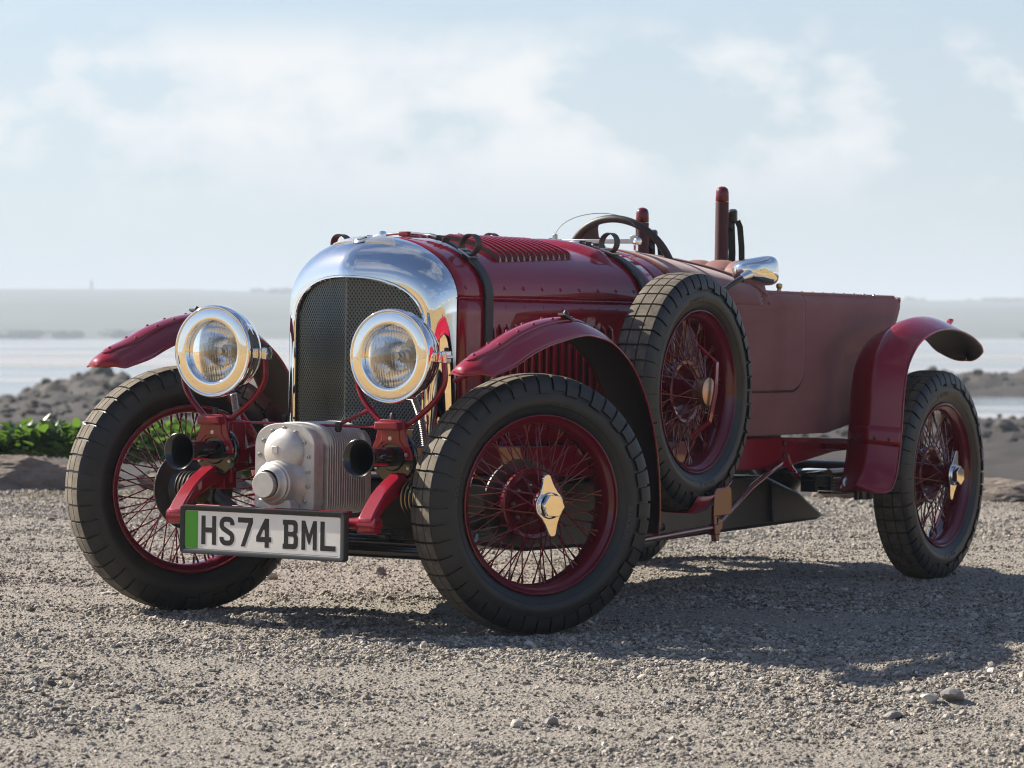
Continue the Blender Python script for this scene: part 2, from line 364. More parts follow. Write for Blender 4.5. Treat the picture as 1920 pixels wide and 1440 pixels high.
def wheel(name, loc, rz, spin=None, disc=True, spokes=True, label=None, rot0=0.0):
    w = empty(name, car, loc, (0, 0, rz))
    if label: w['label'] = label
    put('tyre', tyre_me, w); put('tread', tread_me, w, kind='stuff'); put('sidewall_lugs', lug_me, w, kind='stuff'); put('rim', rim_me, w); put('hub', hub_me, w)
    put('sidewall_lettering', letter_me, w, kind='stuff').rotation_euler = (0, rot0, 0)
    if spokes:
        for c, a in SP: put('spoke', SPM[c], w).rotation_euler = (0, a, 0)
    else:
        g = G()
        for c, a in SP:
            me = SPM[c]; v = np.array([q.co[:] for q in me.vertices]) @ np.array(Euler((0, a, 0)).to_matrix()).T; g.add(v, [tuple(p_.vertices) for p_ in me.polygons])
        g.obj('spokes', 'shaded_paint', w, kind='stuff')
    if disc:
        put('brake_disc', disc_me, w)
        g = G()
        for k in range(8): a = k * math.pi / 4; g.dome((.052 * math.cos(a), -.018, .052 * math.sin(a)), (0, 1, 0), .0075, .010, 8)
        g.obj('hub_bolts', 'steel', w, kind='stuff')
    if spin is not None:
        e = put('spinner', ear_me, w, bevel=.0018); e.rotation_euler = (0, spin, 0)
        put('centre_nut', nut_me, w).rotation_euler = (0, spin, 0)
    return w
ZC = RT - .0045
wheel('wheel', (0, TRK / 2, ZC), -.4933, spin=R(7), label='front wire wheel nearest the camera, turned outwards', rot0=R(-100))
wheel('wheel', (0, -TRK / 2, ZC), math.pi - .5627, spin=R(20), label='far front wire wheel beside the number plate, its brake disc showing')
wheel('wheel', (-WB, TRK / 2, ZC), 0, spin=R(-14), label='rear wire wheel under the rear mudguard', rot0=R(10))
wheel('wheel', (-WB, -TRK / 2, ZC), math.pi, spin=R(40), spokes=False, label='far rear wire wheel hidden behind the tail')
sw = wheel('spare_wheel', (-1.0294, .509, .6537), 0, disc=False, label='spare wire wheel strapped upright to the side of the bonnet', rot0=R(10))

# ---------- radiator shell, grille
def gcurve(n_side=10, n_top=17):
    """half of the grille opening and of the shell's outer edge, bottom to top centre: (y, z) pairs"""
    g_, o_ = [], []
    for k in np.linspace(0, 1, n_side, endpoint=False): g_.append((.219, .49 + (.83 - .49) * k)); o_.append((.270, .49 + (.917 - .49) * k))
    for a in np.linspace(0, math.pi / 2, n_top):
        c, s_ = max(math.cos(a), 0), max(math.sin(a), 0)
        g_.append((.219 * c ** (2 / 2.4), .83 + .147 * s_ ** (2 / 2.4))); o_.append((.270 * c, .917 + .177 * s_))
    return np.array(g_), np.array(o_)
gH, oH = gcurve()
def both(h): m = h.copy(); m[:, 0] *= -1; return np.concatenate([h, m[-2::-1]])
gC, oC = both(gH), both(oH)
gx = lambda y: .066 - .081 * np.abs(y) / .219
XB = -.104
def shell_pt(i, ph, off=0.0):
    """i may be fractional index along the curves; ph 0 front lip .. pi/2 rear edge"""
    k = np.arange(len(gC)); gy, gz = np.interp(i, k, gC[:, 0]), np.interp(i, k, gC[:, 1]); oy, oz = np.interp(i, k, oC[:, 0]), np.interp(i, k, oC[:, 1])
    s_ = math.sin(ph); x = XB + (gx(gy) - XB) * math.cos(ph) ** .9
    return np.array([x, gy + (oy - gy) * s_, gz + (oz - gz) * s_])
shell = G(); PH = np.concatenate([np.linspace(0, math.pi / 2, 15)])
P = np.array([[shell_pt(i, ph) for ph in PH] for i in range(len(gC))])
P = np.concatenate([P, P[:, -1:] + np.array([-.004, 0, 0])], 1)
lip = P[:, :1].copy(); lip[:, :, 0] -= .02; lip[:, 0, 1] *= .985
shell.grid(np.concatenate([lip, P], 1), flip=False)
rs = shell.obj('radiator_shell', 'chrome', car, 60)
g = G(); g.tube([(gx(y) + .001, y * .995, z - .002) for y, z in gC], .0055, 8); g.obj('grille_rim', 'chrome', rs)
# wire mesh in two planes that meet at a forward ridge
def in_open(u, z):
    if z < .49: return False
    lim = .214 if z < .83 else .214 * max(0, 1 - ((z - .83) / .142) ** 2.4) ** (1 / 2.4) if z < .972 else -1
    return u <= lim
gm = G(); ph_, slope = .0158, 1.62
for sg in (1, -1):
    for fam in (1, -1):
        z0 = .49 - (.219 * slope if fam > 0 else 0)
        while z0 < .98 + (.219 * slope if fam < 0 else 0):
            us = np.linspace(0, .219, 90); zs = z0 + fam * slope * us; ok = [in_open(a, b) for a, b in zip(us, zs)]
            if sum(ok) > 2:
                i0 = ok.index(True); i1 = len(ok) - 1 - ok[::-1].index(True)
                seg = [(gx(us[q]) - .012 - .0012 * fam, sg * us[q], zs[q]) for q in (i0, i1)]
                gm.sweep(seg, [(-.0017, -.0012), (.0017, -.0012), (.0017, .0012), (-.0017, .0012)], side=(1, 0, 0), caps=False)
            z0 += ph_
gm.obj('grille_mesh', 'mesh_wire', car, smooth=0, kind='stuff', label='black diamond wire mesh folded along a centre ridge')
g = G(); cc = both(np.array([(min(a, .2185), b) for a, b in gH])); n_ = len(cc)
g.grid(np.array([[(gx(y) - .034, y, .47), (gx(y) - .034, y, z)] for y, z in cc])); g.obj('radiator_core', 'core_black', car, 0)
g = G(); g.bar([(.064 - .012, 0, .49), (.064 - .012, 0, .972)], .005, .003, (0, 1, 0)); g.obj('grille_ridge', 'mesh_wire', car)
# winged B badge on the crown of the shell
bd = G(); mid = (len(gC) - 1) / 2
def crown(y, ph, off): 
    i = np.interp(-y, -oC[len(gH) - 17:len(gH) + 16, 0], np.arange(len(gH) - 17, len(gH) + 16)) if True else mid
    a = shell_pt(i, ph); e1 = shell_pt(i, ph + .05) - a; e2 = shell_pt(i + .3, ph) - a; n = np.cross(e1, e2); n /= np.linalg.norm(n)
    if n[2] < 0: n = -n
    return a + n * off
for sg in (1, -1):
    for row in range(3):
        n_f = 15 - 2 * row
        for k in range(n_f):
            y0 = .020 + .0056 * k; y1 = y0 + .0054; lo = .98 + .02 * row - .004 * k + .10 * row; lo += .010 * k; hi = lo + (.19 - .02 * row) * (1 - (k / n_f) ** 1.6) + .015; o_ = .0022 + .0009 * (2 - row)
            q = [crown(sg * y0, lo, o_), crown(sg * y1, lo + .012, o_), crown(sg * (y1 + .001), hi, o_), crown(sg * (y0 + .003), hi + .02, o_), crown(sg * y0, lo, 0), crown(sg * y1, lo + .012, 0), crown(sg * (y1 + .001), hi, 0), crown(sg * (y0 + .003), hi + .02, 0)]
            bd.add(q, [(0, 1, 2, 3), (0, 4, 5, 1), (1, 5, 6, 2), (2, 6, 7, 3), (3, 7, 4, 0)] if sg > 0 else [(3, 2, 1, 0), (1, 5, 4, 0), (2, 6, 5, 1), (3, 7, 6, 2), (0, 4, 7, 3)])
bd.obj('wing_badge', 'badge_silver', rs, smooth=0)
bo = G(); ov = [(math.cos(a) * .024, 1.12 + math.sin(a) * .19) for a in np.linspace(0, 2 * math.pi, 24, endpoint=False)]
bo.grid(np.array([[crown(a * .55, 1.12 + (b - 1.12) * .55, .0042) for a, b in ov], [crown(a * .8, 1.12 + (b - 1.12) * .8, .0042) for a, b in ov], [crown(a, b, .0015) for a, b in ov]]), cv=True)
bo.obj('badge_ring', 'badge_silver', rs)
bo = G(); bo.add([crown(a * .80, 1.12 + (b - 1.12) * .80, .0030) for a, b in ov], [tuple(range(24))]); bo.obj('badge_field', 'black_gloss', rs)
me = text_mesh('B', .030, .0004); v = np.array([q.co[:] for q in me.vertices]); v[:, :2] -= (v[:, :2].max(0) + v[:, :2].min(0)) / 2
bo = G(); bo.add([crown(y_ * 1.0, 1.12 - z_ * 5.6, .0046 + w_) for y_, z_, w_ in v], [tuple(p_.vertices) for p_ in me.polygons]); bo.obj('badge_letter', 'badge_silver', rs, 0)

# ---------- bonnet
WX = [(-.09, .270), (-.6, .298), (-1.05, .333), (-1.27, .357), (-1.62, .390), (-1.9, .402), (-2.3, .402), (-2.9, .385)]
ZT = [(-.09, 1.094), (-.6, 1.097), (-1.1, 1.098), (-1.3, 1.097), (-1.45, 1.088), (-1.6, 1.072), (-2, 1.03)]
ZH = .922
def hood(x, a, off=0.0):
    """a: 0 at the hinge line .. pi/2 at the top centre .. pi on the far side"""
    w, zt = interp(WX, x), interp(ZT, x); n = 2 + .16 * min(1, max(0, (-x - .09) / 1.0)); c, s_ = math.cos(a), math.sin(a)
    p_ = np.array([x, w * np.sign(c) * abs(c) ** (2 / n), ZH + (zt - ZH) * abs(s_) ** (2 / n)])
    if off:
        nn = np.array([0, np.sign(c) * abs(c) ** (2 - 2 / n) / w, abs(s_) ** (2 - 2 / n) / (zt - ZH)]); p_ = p_ + off * nn / np.linalg.norm(nn)
    return p_
AS = np.linspace(0, math.pi, 61)
bonnet = G().grid(np.array([[hood(x, a) for a in AS] for x in np.linspace(-.1085, -1.1745, 30)]), flip=True).obj('bonnet', 'paint', car, 60, solid=.003, off=-1)
def ang_for_y(x, y):
    lo, hi = 0, math.pi / 2
    for _ in range(40):
        m_ = (lo + hi) / 2
        if hood(x, m_)[1] > y: lo = m_
        else: hi = m_
    return lo
# top louvres: transverse raised scoops
def louvre_mouth(x, y0, y1, sg):
    g = G(); aa = np.linspace(ang_for_y(x, y0), ang_for_y(x, y1), 22); hh = [.0180 * math.sqrt(max(min(1, k / 2.2, (21 - k) / 2.2), 0)) * .64 + .0003 for k in range(22)]
    return g.grid(np.array([[hood(x + .0098, a, .0002) * np.array([1, sg, 1]), hood(x + .0098, a, h) * np.array([1, sg, 1])] for a, h in zip(aa, hh)]), flip=sg < 0)
def louvre_top(x, y0, y1):
    a0, a1 = ang_for_y(x, y0), ang_for_y(x, y1); g = G(); rows = []
    for k, a in enumerate(np.linspace(a0, a1, 22)):
        e = min(1, k / 2.2, (21 - k) / 2.2); h = .0180 * math.sqrt(max(e, .0)) + .0003
        rows.append([hood(x + .0100, a, h * .62), hood(x + .0098, a, h * .92), hood(x + .0060, a, h), hood(x - .001, a, h * .82), hood(x - .0075, a, h * .42), hood(x - .0145, a, .0002)])
    return g.grid(np.array(rows))
for k in range(13):
    x = -.405 - .0345 * k
    louvre_top(x, .232, .035).obj('louvre', 'paint', bonnet, 50)
    for sg in (1, -1): louvre_mouth(x, .232, .035, sg).obj('louvre_mouth', 'core_dark', bonnet, 0)
    g = louvre_top(x, .232, .035); g.v = [np.concatenate(g.v) * np.array([1, -1, 1])]; g.f = [q[::-1] for q in g.f]; g.obj('louvre', 'paint', bonnet, 50)
# raised transverse air outlet near the scuttle
g = G(); rows = []
for k, a in enumerate(np.linspace(ang_for_y(-1.0, .275), math.pi - ang_for_y(-1.0, .275), 60)):
    e = min(1, k / 9, (59 - k) / 9); e = e * e * (3 - 2 * e); wd = .012 + .036 * e
    rows.append([hood(-1.005 + wd * q, a,   .0004 + .017 * e * max(0, 1 - abs(q) ** 2.2)) for q in np.linspace(-1, 1, 13)])
g.grid(np.array(rows)).obj('air_outlet', 'paint', bonnet, 70)
# piano hinges, bonnet sides
for sg in (1, -1):
    side = G(); xs = np.linspace(-.1085, -1.1745, 24)
    side.grid(np.array([[(x, sg * (interp(WX, x) - .0005), z) for z in np.linspace(.50, .917, 12)] for x in xs]), flip=sg < 0)
    so_ = side.obj('bonnet_side', 'paint', car, 40, solid=.003, off=-1 if sg > 0 else 1)
    g = G()
    for k in range(26):
        x0 = -.1100 - .04 * k; x1 = x0 - .038; g.tube([(x0, sg * (interp(WX, x0) + .0015), .9195), (x1, sg * (interp(WX, x1) + .0015), .9195)], .0036, 8)
    g.obj('hinge', 'paint', car)
    g = G(); g2 = G()
    for k in range(11):
        x = -.150 - .0985 * k; w = interp(WX, x)
        p_ = hood(x, .16 if sg > 0 else math.pi - .16); g.dome((x, p_[1] - sg * .0005, p_[2]), (0, sg, .25), .0066, .0048, 10); g2.dome((x, sg * (w - .001), .8985), (0, sg, 0), .0066, .0048, 10)
    g.obj('rivets', 'paint', bonnet, kind='stuff'); g2.obj('rivets', 'paint', so_, kind='stuff')
    # vertical louvres in a framed panel
    g = G(); xa, xb = -.262, -.93
    lip_ = [(xa, .860), (xb, .860)]
    g.bar([(x, sg * (interp(WX, x) + .0015), .861) for x in np.linspace(xa, xb, 8)], .004, .005, (0, 1, 0)); g.obj('louvre_border', 'paint', so_)
    for k in range(17):
        x = xa - .022 - .0385 * k; w = interp(WX, x); lv = G(); rows = []
        for j, z in enumerate(np.linspace(.545, .852, 16)):
            e = min(1, j / 1.6, (15 - j) / 1.6) ** .5
            rows.append([(x + .0110, sg * (w + .0085 * e + .0004), z), (x + .0106, sg * (w + .0135 * e + .0004), z), (x + .0070, sg * (w + .0150 * e + .0004), z), (x - .002, sg * (w + .0125 * e + .0004), z), (x - .012, sg * (w + .0060 * e + .0004), z), (x - .0180, sg * (w + .0004), z)])
        lv.grid(np.array(rows), flip=sg > 0); lv.obj('louvre', 'paint', so_, 50)
        lm = G(); lm.grid(np.array([[(r_[0][0] - .0002, sg * (w + .0004), r_[0][2]), (r_[0][0] - .0002, r_[0][1], r_[0][2])] for r_ in rows]), flip=sg > 0); lm.obj('louvre_mouth', 'core_dark', so_, 0)
# scuttle and leather covered cowl
G().grid(np.array([[hood(x, a) for a in AS] for x in np.linspace(-1.1785, -1.2690, 6)]), flip=True).obj('scuttle', 'paint', car, 60, solid=.003, off=-1)
for sg in (1, -1):
    G().grid(np.array([[(x, sg * (interp(WX, x)), z) for z in np.linspace(.50, .9215, 8)] for x in np.linspace(-1.1785, -1.2690, 5)]), flip=sg < 0).obj('scuttle_side', 'paint', car, 40, solid=.003, off=-1 if sg > 0 else 1)
xcut = lambda a: -1.54 - .28 * abs(math.cos(a)) ** 1.3
tub = empty('body_tub', car)
cw = G().grid(np.array([[hood(-1.2715 + ((xcut(a) if abs(math.cos(a)) < .965 else -1.785) + 1.2715) * t_, a, .0030) for a in AS] for t_ in np.linspace(0, 1, 16)]), flip=True).obj('cowl', 'body_fabric', tub, 60, solid=.006, off=-1)
XR = [(.50, -2.27), (.515, -2.39), (.53, -2.49), (.60, -2.57), (.885, -2.855), (.965, -2.905)]
def side_pt(x, z, sg, off=0):
    w = interp(WX, x) + .0035; k = max(0, (.70 - z) / .2); w -= .018 * k * k
    if z > ZH: zt = float(interp(ZT, max(x, -1.82))); sa = ((z - ZH) / (zt - ZH)) ** 1.08; w *= max(0, 1 - sa * sa) ** (.5 / 1.08)
    return np.array([x, sg * (w + off), z])
for sg in (1, -1):
    rows = []
    for z in [.50, .505, .515, .53, .56, .60, .66, .72, .78, .84, .885, .9215, .935, .950, .958, .963]:
        xf = -1.2715 if z <= .9216 else -1.775; xr = interp(XR, z)
        rows.append([side_pt(xf + (xr - xf) * t_, z, sg) for t_ in np.linspace(0, 1, 40)])
    g = G(); g.grid(np.array(rows), flip=sg > 0); sd_ = g.obj('body_side', 'body_fabric', tub, 60, solid=.016, off=1 if sg > 0 else -1)
    # door skin stands a little proud of the side, with a rounded lower corner
    def door_poly(shrink):
        o = []; x0, x1, z0, z1, rc = -1.66 - shrink, -2.070 + shrink, .648 + shrink, .9645, .085
        o += [(x0, z1 if False else .93 - shrink), (x0, z0)]
        for a in np.linspace(0, math.pi / 2, 9): o.append((x1 + rc - rc * math.sin(a), z0 + rc - rc * math.cos(a)))
        o += [(x1, z1)]
        return o
    zs = np.linspace(.648, .9625, 22); rows = []
    for z in zs:
        zz_ = (z - .648); x1 = -2.070 + (.085 - math.sqrt(max(0, .085 ** 2 - (.085 - zz_) ** 2)) if zz_ < .085 else 0); x0 = -1.60 if z < .915 else -1.82
        rows.append([side_pt(x0 + (x1 - x0) * t_, z, sg, .0065 * float(sstep(-1.83, -1.93, x0 + (x1 - x0) * t_)) - .0004) for t_ in np.linspace(0, 1, 24)])
    g = G(); g.grid(np.array(rows), flip=sg > 0); dr_ = g.obj('door', 'body_fabric', car, 60, solid=.010, off=1 if sg > 0 else -1, bevel=.003)
    gp = []
    for z in np.linspace(.961, .7330, 14): gp.append(side_pt(-2.0745, z, sg, .0012))
    for a in np.linspace(0, math.pi / 2, 10)[1:]: gp.append(side_pt(-2.0745 + .0875 * (1 - math.cos(a)), .7330 - .0895 * math.sin(a), sg, .0012))
    for x in np.linspace(-1.96, -1.62, 8): gp.append(side_pt(x, .6435, sg, .0012))
    G().tube(smooth_path(gp, 60), .0034, 6).obj('door_gap', 'core_dark', dr_)
    # rolled edge round the cockpit and along the tub top
    edge = [hood(xcut(a), a, .002) for a in np.linspace(math.pi / 2, .23, 26)] + [side_pt(x, .963, 1, -.006) for x in np.linspace(-1.83, -2.865, 30)]
    edge = np.array(edge) * np.array([1, sg, 1]); edge = smooth_path(edge, 90)
    G().tube(edge, .0095, 8).obj('edge_roll', 'body_fabric', tub)
rp = []
for z, x in [(.50, -2.27), (.53, -2.49), (.60, -2.57), (.885, -2.855), (.955, -2.900), (.966, -2.898)]:
    w = interp(WX, x); rp.append([(x - .012 * math.sqrt(max(0, 1 - (y / w) ** 6)) + .004, y, z) for y in np.linspace(-w, w, 25)])
G().grid(np.array(rp), flip=True).obj('tail_panel', 'body_fabric', tub, 60)
g = G(); g.grid(np.array([[(x, y, .960 + .004 * math.cos(y * 4)) for y in np.linspace(-.375, .375, 12)] for x in np.linspace(-2.06, -2.892, 8)])); g.obj('tonneau', 'body_fabric', tub)
g = G(); g.grid(np.array([[(x, y, .53) for y in (-.37, .37)] for x in (-1.28, -2.5)])); g.obj('floor_pan', 'black_plastic', tub)
g = G()
for k in range(8): g.dome((-2.10 - .082 * k, .382, .968), (0, .2, 1), .007, .006, 8)
g.obj('press_studs', 'steel', tub, kind='stuff')
# far inner bulkhead so no light leaks under the cowl
g = G(); bp = [hood(-1.30, a, -.01) for a in AS]; g.add(bp + [(-1.30, -.34, .5), (-1.30, .34, .5)], [tuple(range(len(bp))) + (len(bp), len(bp) + 1)]); g.obj('bulkhead', 'black_plastic', tub, 0)

# ---------- seats, posts, belts
seat = empty('seat_back', car)
ys = np.linspace(-.378, .388, 10)
for k in range(9):
    y0, y1 = ys[k], ys[k + 1]; rows = []
    for th in np.linspace(-.1, math.pi * 1.02, 14):
        row = []
        for q in np.linspace(0, 1, 9):
            y = y0 + (y1 - y0) * q; bulge = .007 * (1 - abs(2 * q - 1) ** 2.6); edge_ = max(abs(y) - .22, 0) / .165; zt = 1.066 - .095 * edge_ ** 2.2
            rr_ = .034 + bulge; row.append((-1.915 + .10 * edge_ ** 2 + rr_ * math.cos(th) + .03 * (1 - math.sin(max(th, 0))), y, zt - .034 + rr_ * math.sin(th)) if th > 0 else (-1.915 + .10 * edge_ ** 2 + rr_ + .055, y, .62))
        rows.append(row)
    G().grid(np.array(rows), flip=False).obj('pleat', 'seat_leather', seat, 70)
g = G()
for x in (-1.80, -2.36): g.box((x, 0, .60), (.42, .70, .12))
g.obj('seat_cushion', 'seat_leather', seat, bevel=.03, seg=4)
PX = -1.965
for sg, ztop in ((1, 1.318), (-1, 1.250)):
    ps = empty('roll_post', car); y = .150 * sg
    prof = [(z - .60, .0235 - .0015 * (z - .60) / .7) for z in np.linspace(.60, ztop - .052, 6)]
    G().lathe(prof, (PX, y, .60), (0, 0, 1), 24).obj('post_sleeve', 'post_leather', ps)
    h = ztop - .0505
    G().lathe([(0, .0215), (.001, .0222), (.030, .0218), (.042, .0185), (.048, .011), (.0505, 0)], (PX, y, h), (0, 0, 1), 24).obj('post_cap', 'shaded_paint', ps)
    sb = empty('seat_belt', car); bx, by, bz = PX - .048, y + .012, ztop - .098
    g = G(); g.box((bx - .006, by, bz), (.046, .030, .046), (0, R(12), R(20))); g.obj('belt_reel', 'black_plastic', sb, bevel=.010, seg=3)
    g = G(); g.box((bx + .012, by, bz - .036), (.040, .022, .020), (0, R(-18), R(20))); g.obj('belt_guide', 'black_plastic', sb, bevel=.004)
    g = G(); g.bar([(bx + .004, by, bz - .02), (bx + .002, by + .004, bz - .12), (bx + .012, by + .006, .96)], .024, .002, (-.51, .86, 0))
    g.bar([(bx - .022, by + .010, bz - .014), (bx - .030, by + .016, bz - .035), (bx - .036, by + .020, bz - .10), (bx - .040, by + .022, .96)], .020, .002, (-.51, .86, 0)); g.obj('belt_webbing', 'webbing', sb)
g = G(); g.lathe([(0, .006), (.004, .0085), (.014, .0075), (.018, .0065), (.021, .0095), (.029, .011), (.034, .009), (.036, 0)], (-1.975, .36, .962), (0, 0, 1), 16); g.obj('brass_knob', 'brass', car)
# ---------- steering wheel
stw = empty('steering_wheel', car)
STC = np.array([-1.575, -.012, 1.013]); SA = np.array([-.94, 0, .34]); SA /= np.linalg.norm(SA); SU = np.array([.34, 0, .94]); SU /= np.linalg.norm(SU); SL = np.array([0, 1., 0])
ring_ = [STC + .193 * (math.cos(a) * SL + math.sin(a) * SU) for a in np.linspace(0, 2 * math.pi, 64, endpoint=False)]
G().tube(ring_, .0125, 10, closed=True).obj('steering_rim', 'strap_leather', stw)
for k in range(3):
    a = R(122 + 120 * k); dr = math.cos(a) * SL + math.sin(a) * SU; tn = np.cross(SA, dr)
    g = G(); out = [(.03, -.018), (.10, -.015), (.145, -.018), (.168, -.034), (.184, -.060), (.190, -.050), (.192, .0), (.190, .050), (.184, .060), (.168, .034), (.145, .018), (.10, .015), (.03, .018)]
    g.prism(out, STC - SA * .002, dr, tn, .004); g.obj('steering_spoke', 'dark_steel', stw)
G().lathe([(-.02, .03), (.012, .036), (.016, .03), (.018, 0)], STC, SA, 24).obj('steering_boss', 'dark_steel', stw)
# ---------- aero screen
ws = empty('aero_screen', car); XS = -1.335; YS0, YS1, ZS = -.128, .166, 1.118
g = G(); out = []
for a in np.linspace(0, math.pi, 33):
    yy = (YS0 + YS1) / 2 + .150 * math.cos(a) * (1 if abs(math.cos(a)) < .98 else 1); out.append((yy, .004 + .084 * math.sin(a) ** .82))
o3 = [np.array([XS - .10 * (zz_ / .09) * .35, yy, ZS + zz_]) for yy, zz_ in out]
g.add(o3 + [q + np.array([-.004, 0, .0012]) for q in o3], [tuple(range(33)), tuple(reversed(range(33, 66)))] + [(i, 33 + i, 33 + (i + 1) % 33, (i + 1) % 33) for i in range(33)])
g.obj('screen_pane', 'screen_glass', ws, 30)
g = G(); g.tube([q + np.array([-.002, 0, .0006]) for q in o3], .0011, 6); g.obj('pane_edge', 'dark_steel', ws)
g = G(); g.box((XS, (YS0 + YS1) / 2, ZS - .002), (.012, YS1 - YS0 - .02, .0135)); g.box((XS + .001, YS1 - .004, ZS + .004), (.014, .020, .026)); g.box((XS + .001, YS0 + .004, ZS + .006), (.014, .013, .030)); g.obj('screen_frame', 'steel', ws, bevel=.002)
g = G()
for yy in (YS1 + .008, YS0 - .008): g.lathe([(-.012, .010), (-.010, .012), (.010, .012), (.012, .0085), (.013, 0)], (XS, yy, ZS - .002), (.5, .86 if yy > 0 else -.86, 0), 20); g.box((XS, yy - .004 * np.sign(yy), ZS - .020), (.014, .008, .022))
g.obj('screen_pivot', 'chrome', ws)
g = G(); me = text_mesh('AS1', .007); v = np.array([q.co[:] for q in me.vertices]); del me
# ---------- driver's mirror
mr = empty('door_mirror', car)
mc = np.array([-1.630, .445, 1.030]); ax_ = np.array([-.42, .90, .055]); ax_ /= np.linalg.norm(ax_); bk = np.array([.90, .42, 0]); bk -= ax_ * (bk @ ax_); bk /= np.linalg.norm(bk); up_ = np.cross(bk, ax_); up_ *= np.sign(up_[2])
rows = []
for ph in np.linspace(0, math.pi / 2, 9):
    row = []
    for th in np.linspace(0, 2 * math.pi, 40, endpoint=False):
        c, s_ = math.cos(th), math.sin(th); e = 2 / 3.4; y_ = .074 * np.sign(c) * abs(c) ** e; z_ = .044 * np.sign(s_) * abs(s_) ** e
        z_ *= 1.0 + .22 * (y_ / .074); k = math.cos(ph) ** .55; row.append(mc + ax_ * (y_ * (k * .9 + .1 * math.cos(ph))) + up_ * z_ * k + bk * (.062 * math.sin(ph)))
    rows.append(row)
G().grid(np.array(rows), cv=True).obj('mirror_shell', 'chrome', mr, 60)
G().add([mc - bk * .001 + (q - mc) * .98 for q in np.array(rows[0])], [tuple(range(40))]).obj('mirror_glass', 'reflector', mr, 0)
g = G(); g.tube(smooth_path([(-1.470, .398, .955), (-1.500, .425, .985), (-1.540, .440, 1.005), (-1.560, .446, 1.012)], 10), [.004, .0055, .0065, .007, .0075, .008, .0085, .009, .0095, .010], 10); g.obj('mirror_stalk', 'black_gloss', mr)
G().lathe([(-.016, .0125), (-.012, .0145), (.014, .0150), (.020, .013), (.022, 0)], (-1.557, .447, 1.012), (-.62, .5, .42), 18).obj('mirror_pivot', 'chrome', mr)

# ---------- mudguards (cycle wings)
def guard(name, path, yc, hw, drops, nose, tail, label, crease=2.1, sg=1):
    """path: crown line (x,z); section falls off to the edges; nose/tail: lengths over which the plan view rounds off"""
    fine = smooth_path(path, 900); LF = np.concatenate([[0], np.cumsum(np.linalg.norm(np.diff(fine, axis=0), axis=1))]); hq = (np.pi / 2) * np.linspace(0, 1, 13)
    s0 = nose * (1 - np.cos(hq)) if nose else np.array([0.]); s1 = LF[-1] - tail * (1 - np.cos(hq[::-1])) if tail else np.array([LF[-1]])
    sv = np.concatenate([s0, np.linspace(s0[-1], s1[0], 82 - len(s0) - len(s1))[1:-1], s1]); pts = np.stack([np.interp(sv, LF, fine[:, k]) for k in (0, 1)], 1); L = np.concatenate([[0], np.cumsum(np.linalg.norm(np.diff(pts, axis=0), axis=1))]); tg = np.gradient(pts, axis=0); tg /= np.linalg.norm(tg, axis=1)[:, None]
    nr = np.stack([tg[:, 1], -tg[:, 0]], 1); mid_ = len(pts) // 2
    if nr[np.argmax(pts[:, 1])][1] < 0: nr = -nr
    rows = []
    for i, (p_, n_) in enumerate(zip(pts, nr)):
        a = 1.0
        if nose and L[i] < nose: q = 1 - L[i] / nose; a = max(1 - q ** 2.4, .0) ** .5
        if tail and L[-1] - L[i] < tail: q = 1 - (L[-1] - L[i]) / tail; a = min(a, math.sqrt(max(1 - q ** 2.2, .0)))
        dr = np.interp(L[i] / L[-1], drops[0], drops[1]); row = []
        for u in np.linspace(-1, 1, 25):
            dd = dr * abs(u * (a * .5 + .5)) ** crease; row.append((p_[0] - n_[0] * dd, yc + hw * max(a, .02) * u, p_[1] - n_[1] * dd))
        rows.append(row)
    P_ = np.array(rows); P_[:, :, 1] *= sg
    o = G().grid(P_, flip=sg < 0).obj(name, 'paint', car, 70, solid=.003, off=-1, label=label); o.data.materials.append(MATS['guard_underside']); o.modifiers['solid'].material_offset = 1
    ed = np.concatenate([P_[:, 0], P_[::-1, -1]]); G().tube(ed, .0028, 6, closed=True).obj('edge_wire', 'paint', o)
    return o, P_, L
FP = [(.408, .714), (.399, .731), (.379, .746), (.340, .764), (.269, .786), (.160, .825), (.033, .854), (-.097, .8665), (-.186, .8605), (-.308, .829), (-.420, .766), (-.510, .670), (-.573, .550), (-.606, .430), (-.616, .310), (-.610, .245)]
def strip_on(P_, i0, i1, cw_, hgt, nose_len):
    """a riveted reinforcing tongue that follows the crown"""
    rows = []; n = P_.shape[1]; c = n // 2
    for k, i in enumerate(range(i0, i1)):
        a = 1.0 if k >= nose_len else math.sqrt(max(0, 1 - (1 - k / nose_len) ** 2)); row = []
        for q in np.linspace(-1, 1, 9):
            j = c + q * cw_ * max(a, .05) * (n - 1) / 2; j0 = int(j); f_ = j - j0; b = P_[i, j0] * (1 - f_) + P_[i, min(j0 + 1, n - 1)] * f_
            tu = P_[min(i + 1, len(P_) - 1), j0] - P_[i - 1, j0]; tv = P_[i, min(j0 + 1, n - 1)] - P_[i, j0 - 1]; nn = np.cross(tv, tu); nn /= np.linalg.norm(nn)
            if nn[2] < 0: nn = -nn
            row.append(b + nn * (hgt if abs(q) < .95 else .0012))
        rows.append(row)
    return np.array(rows)
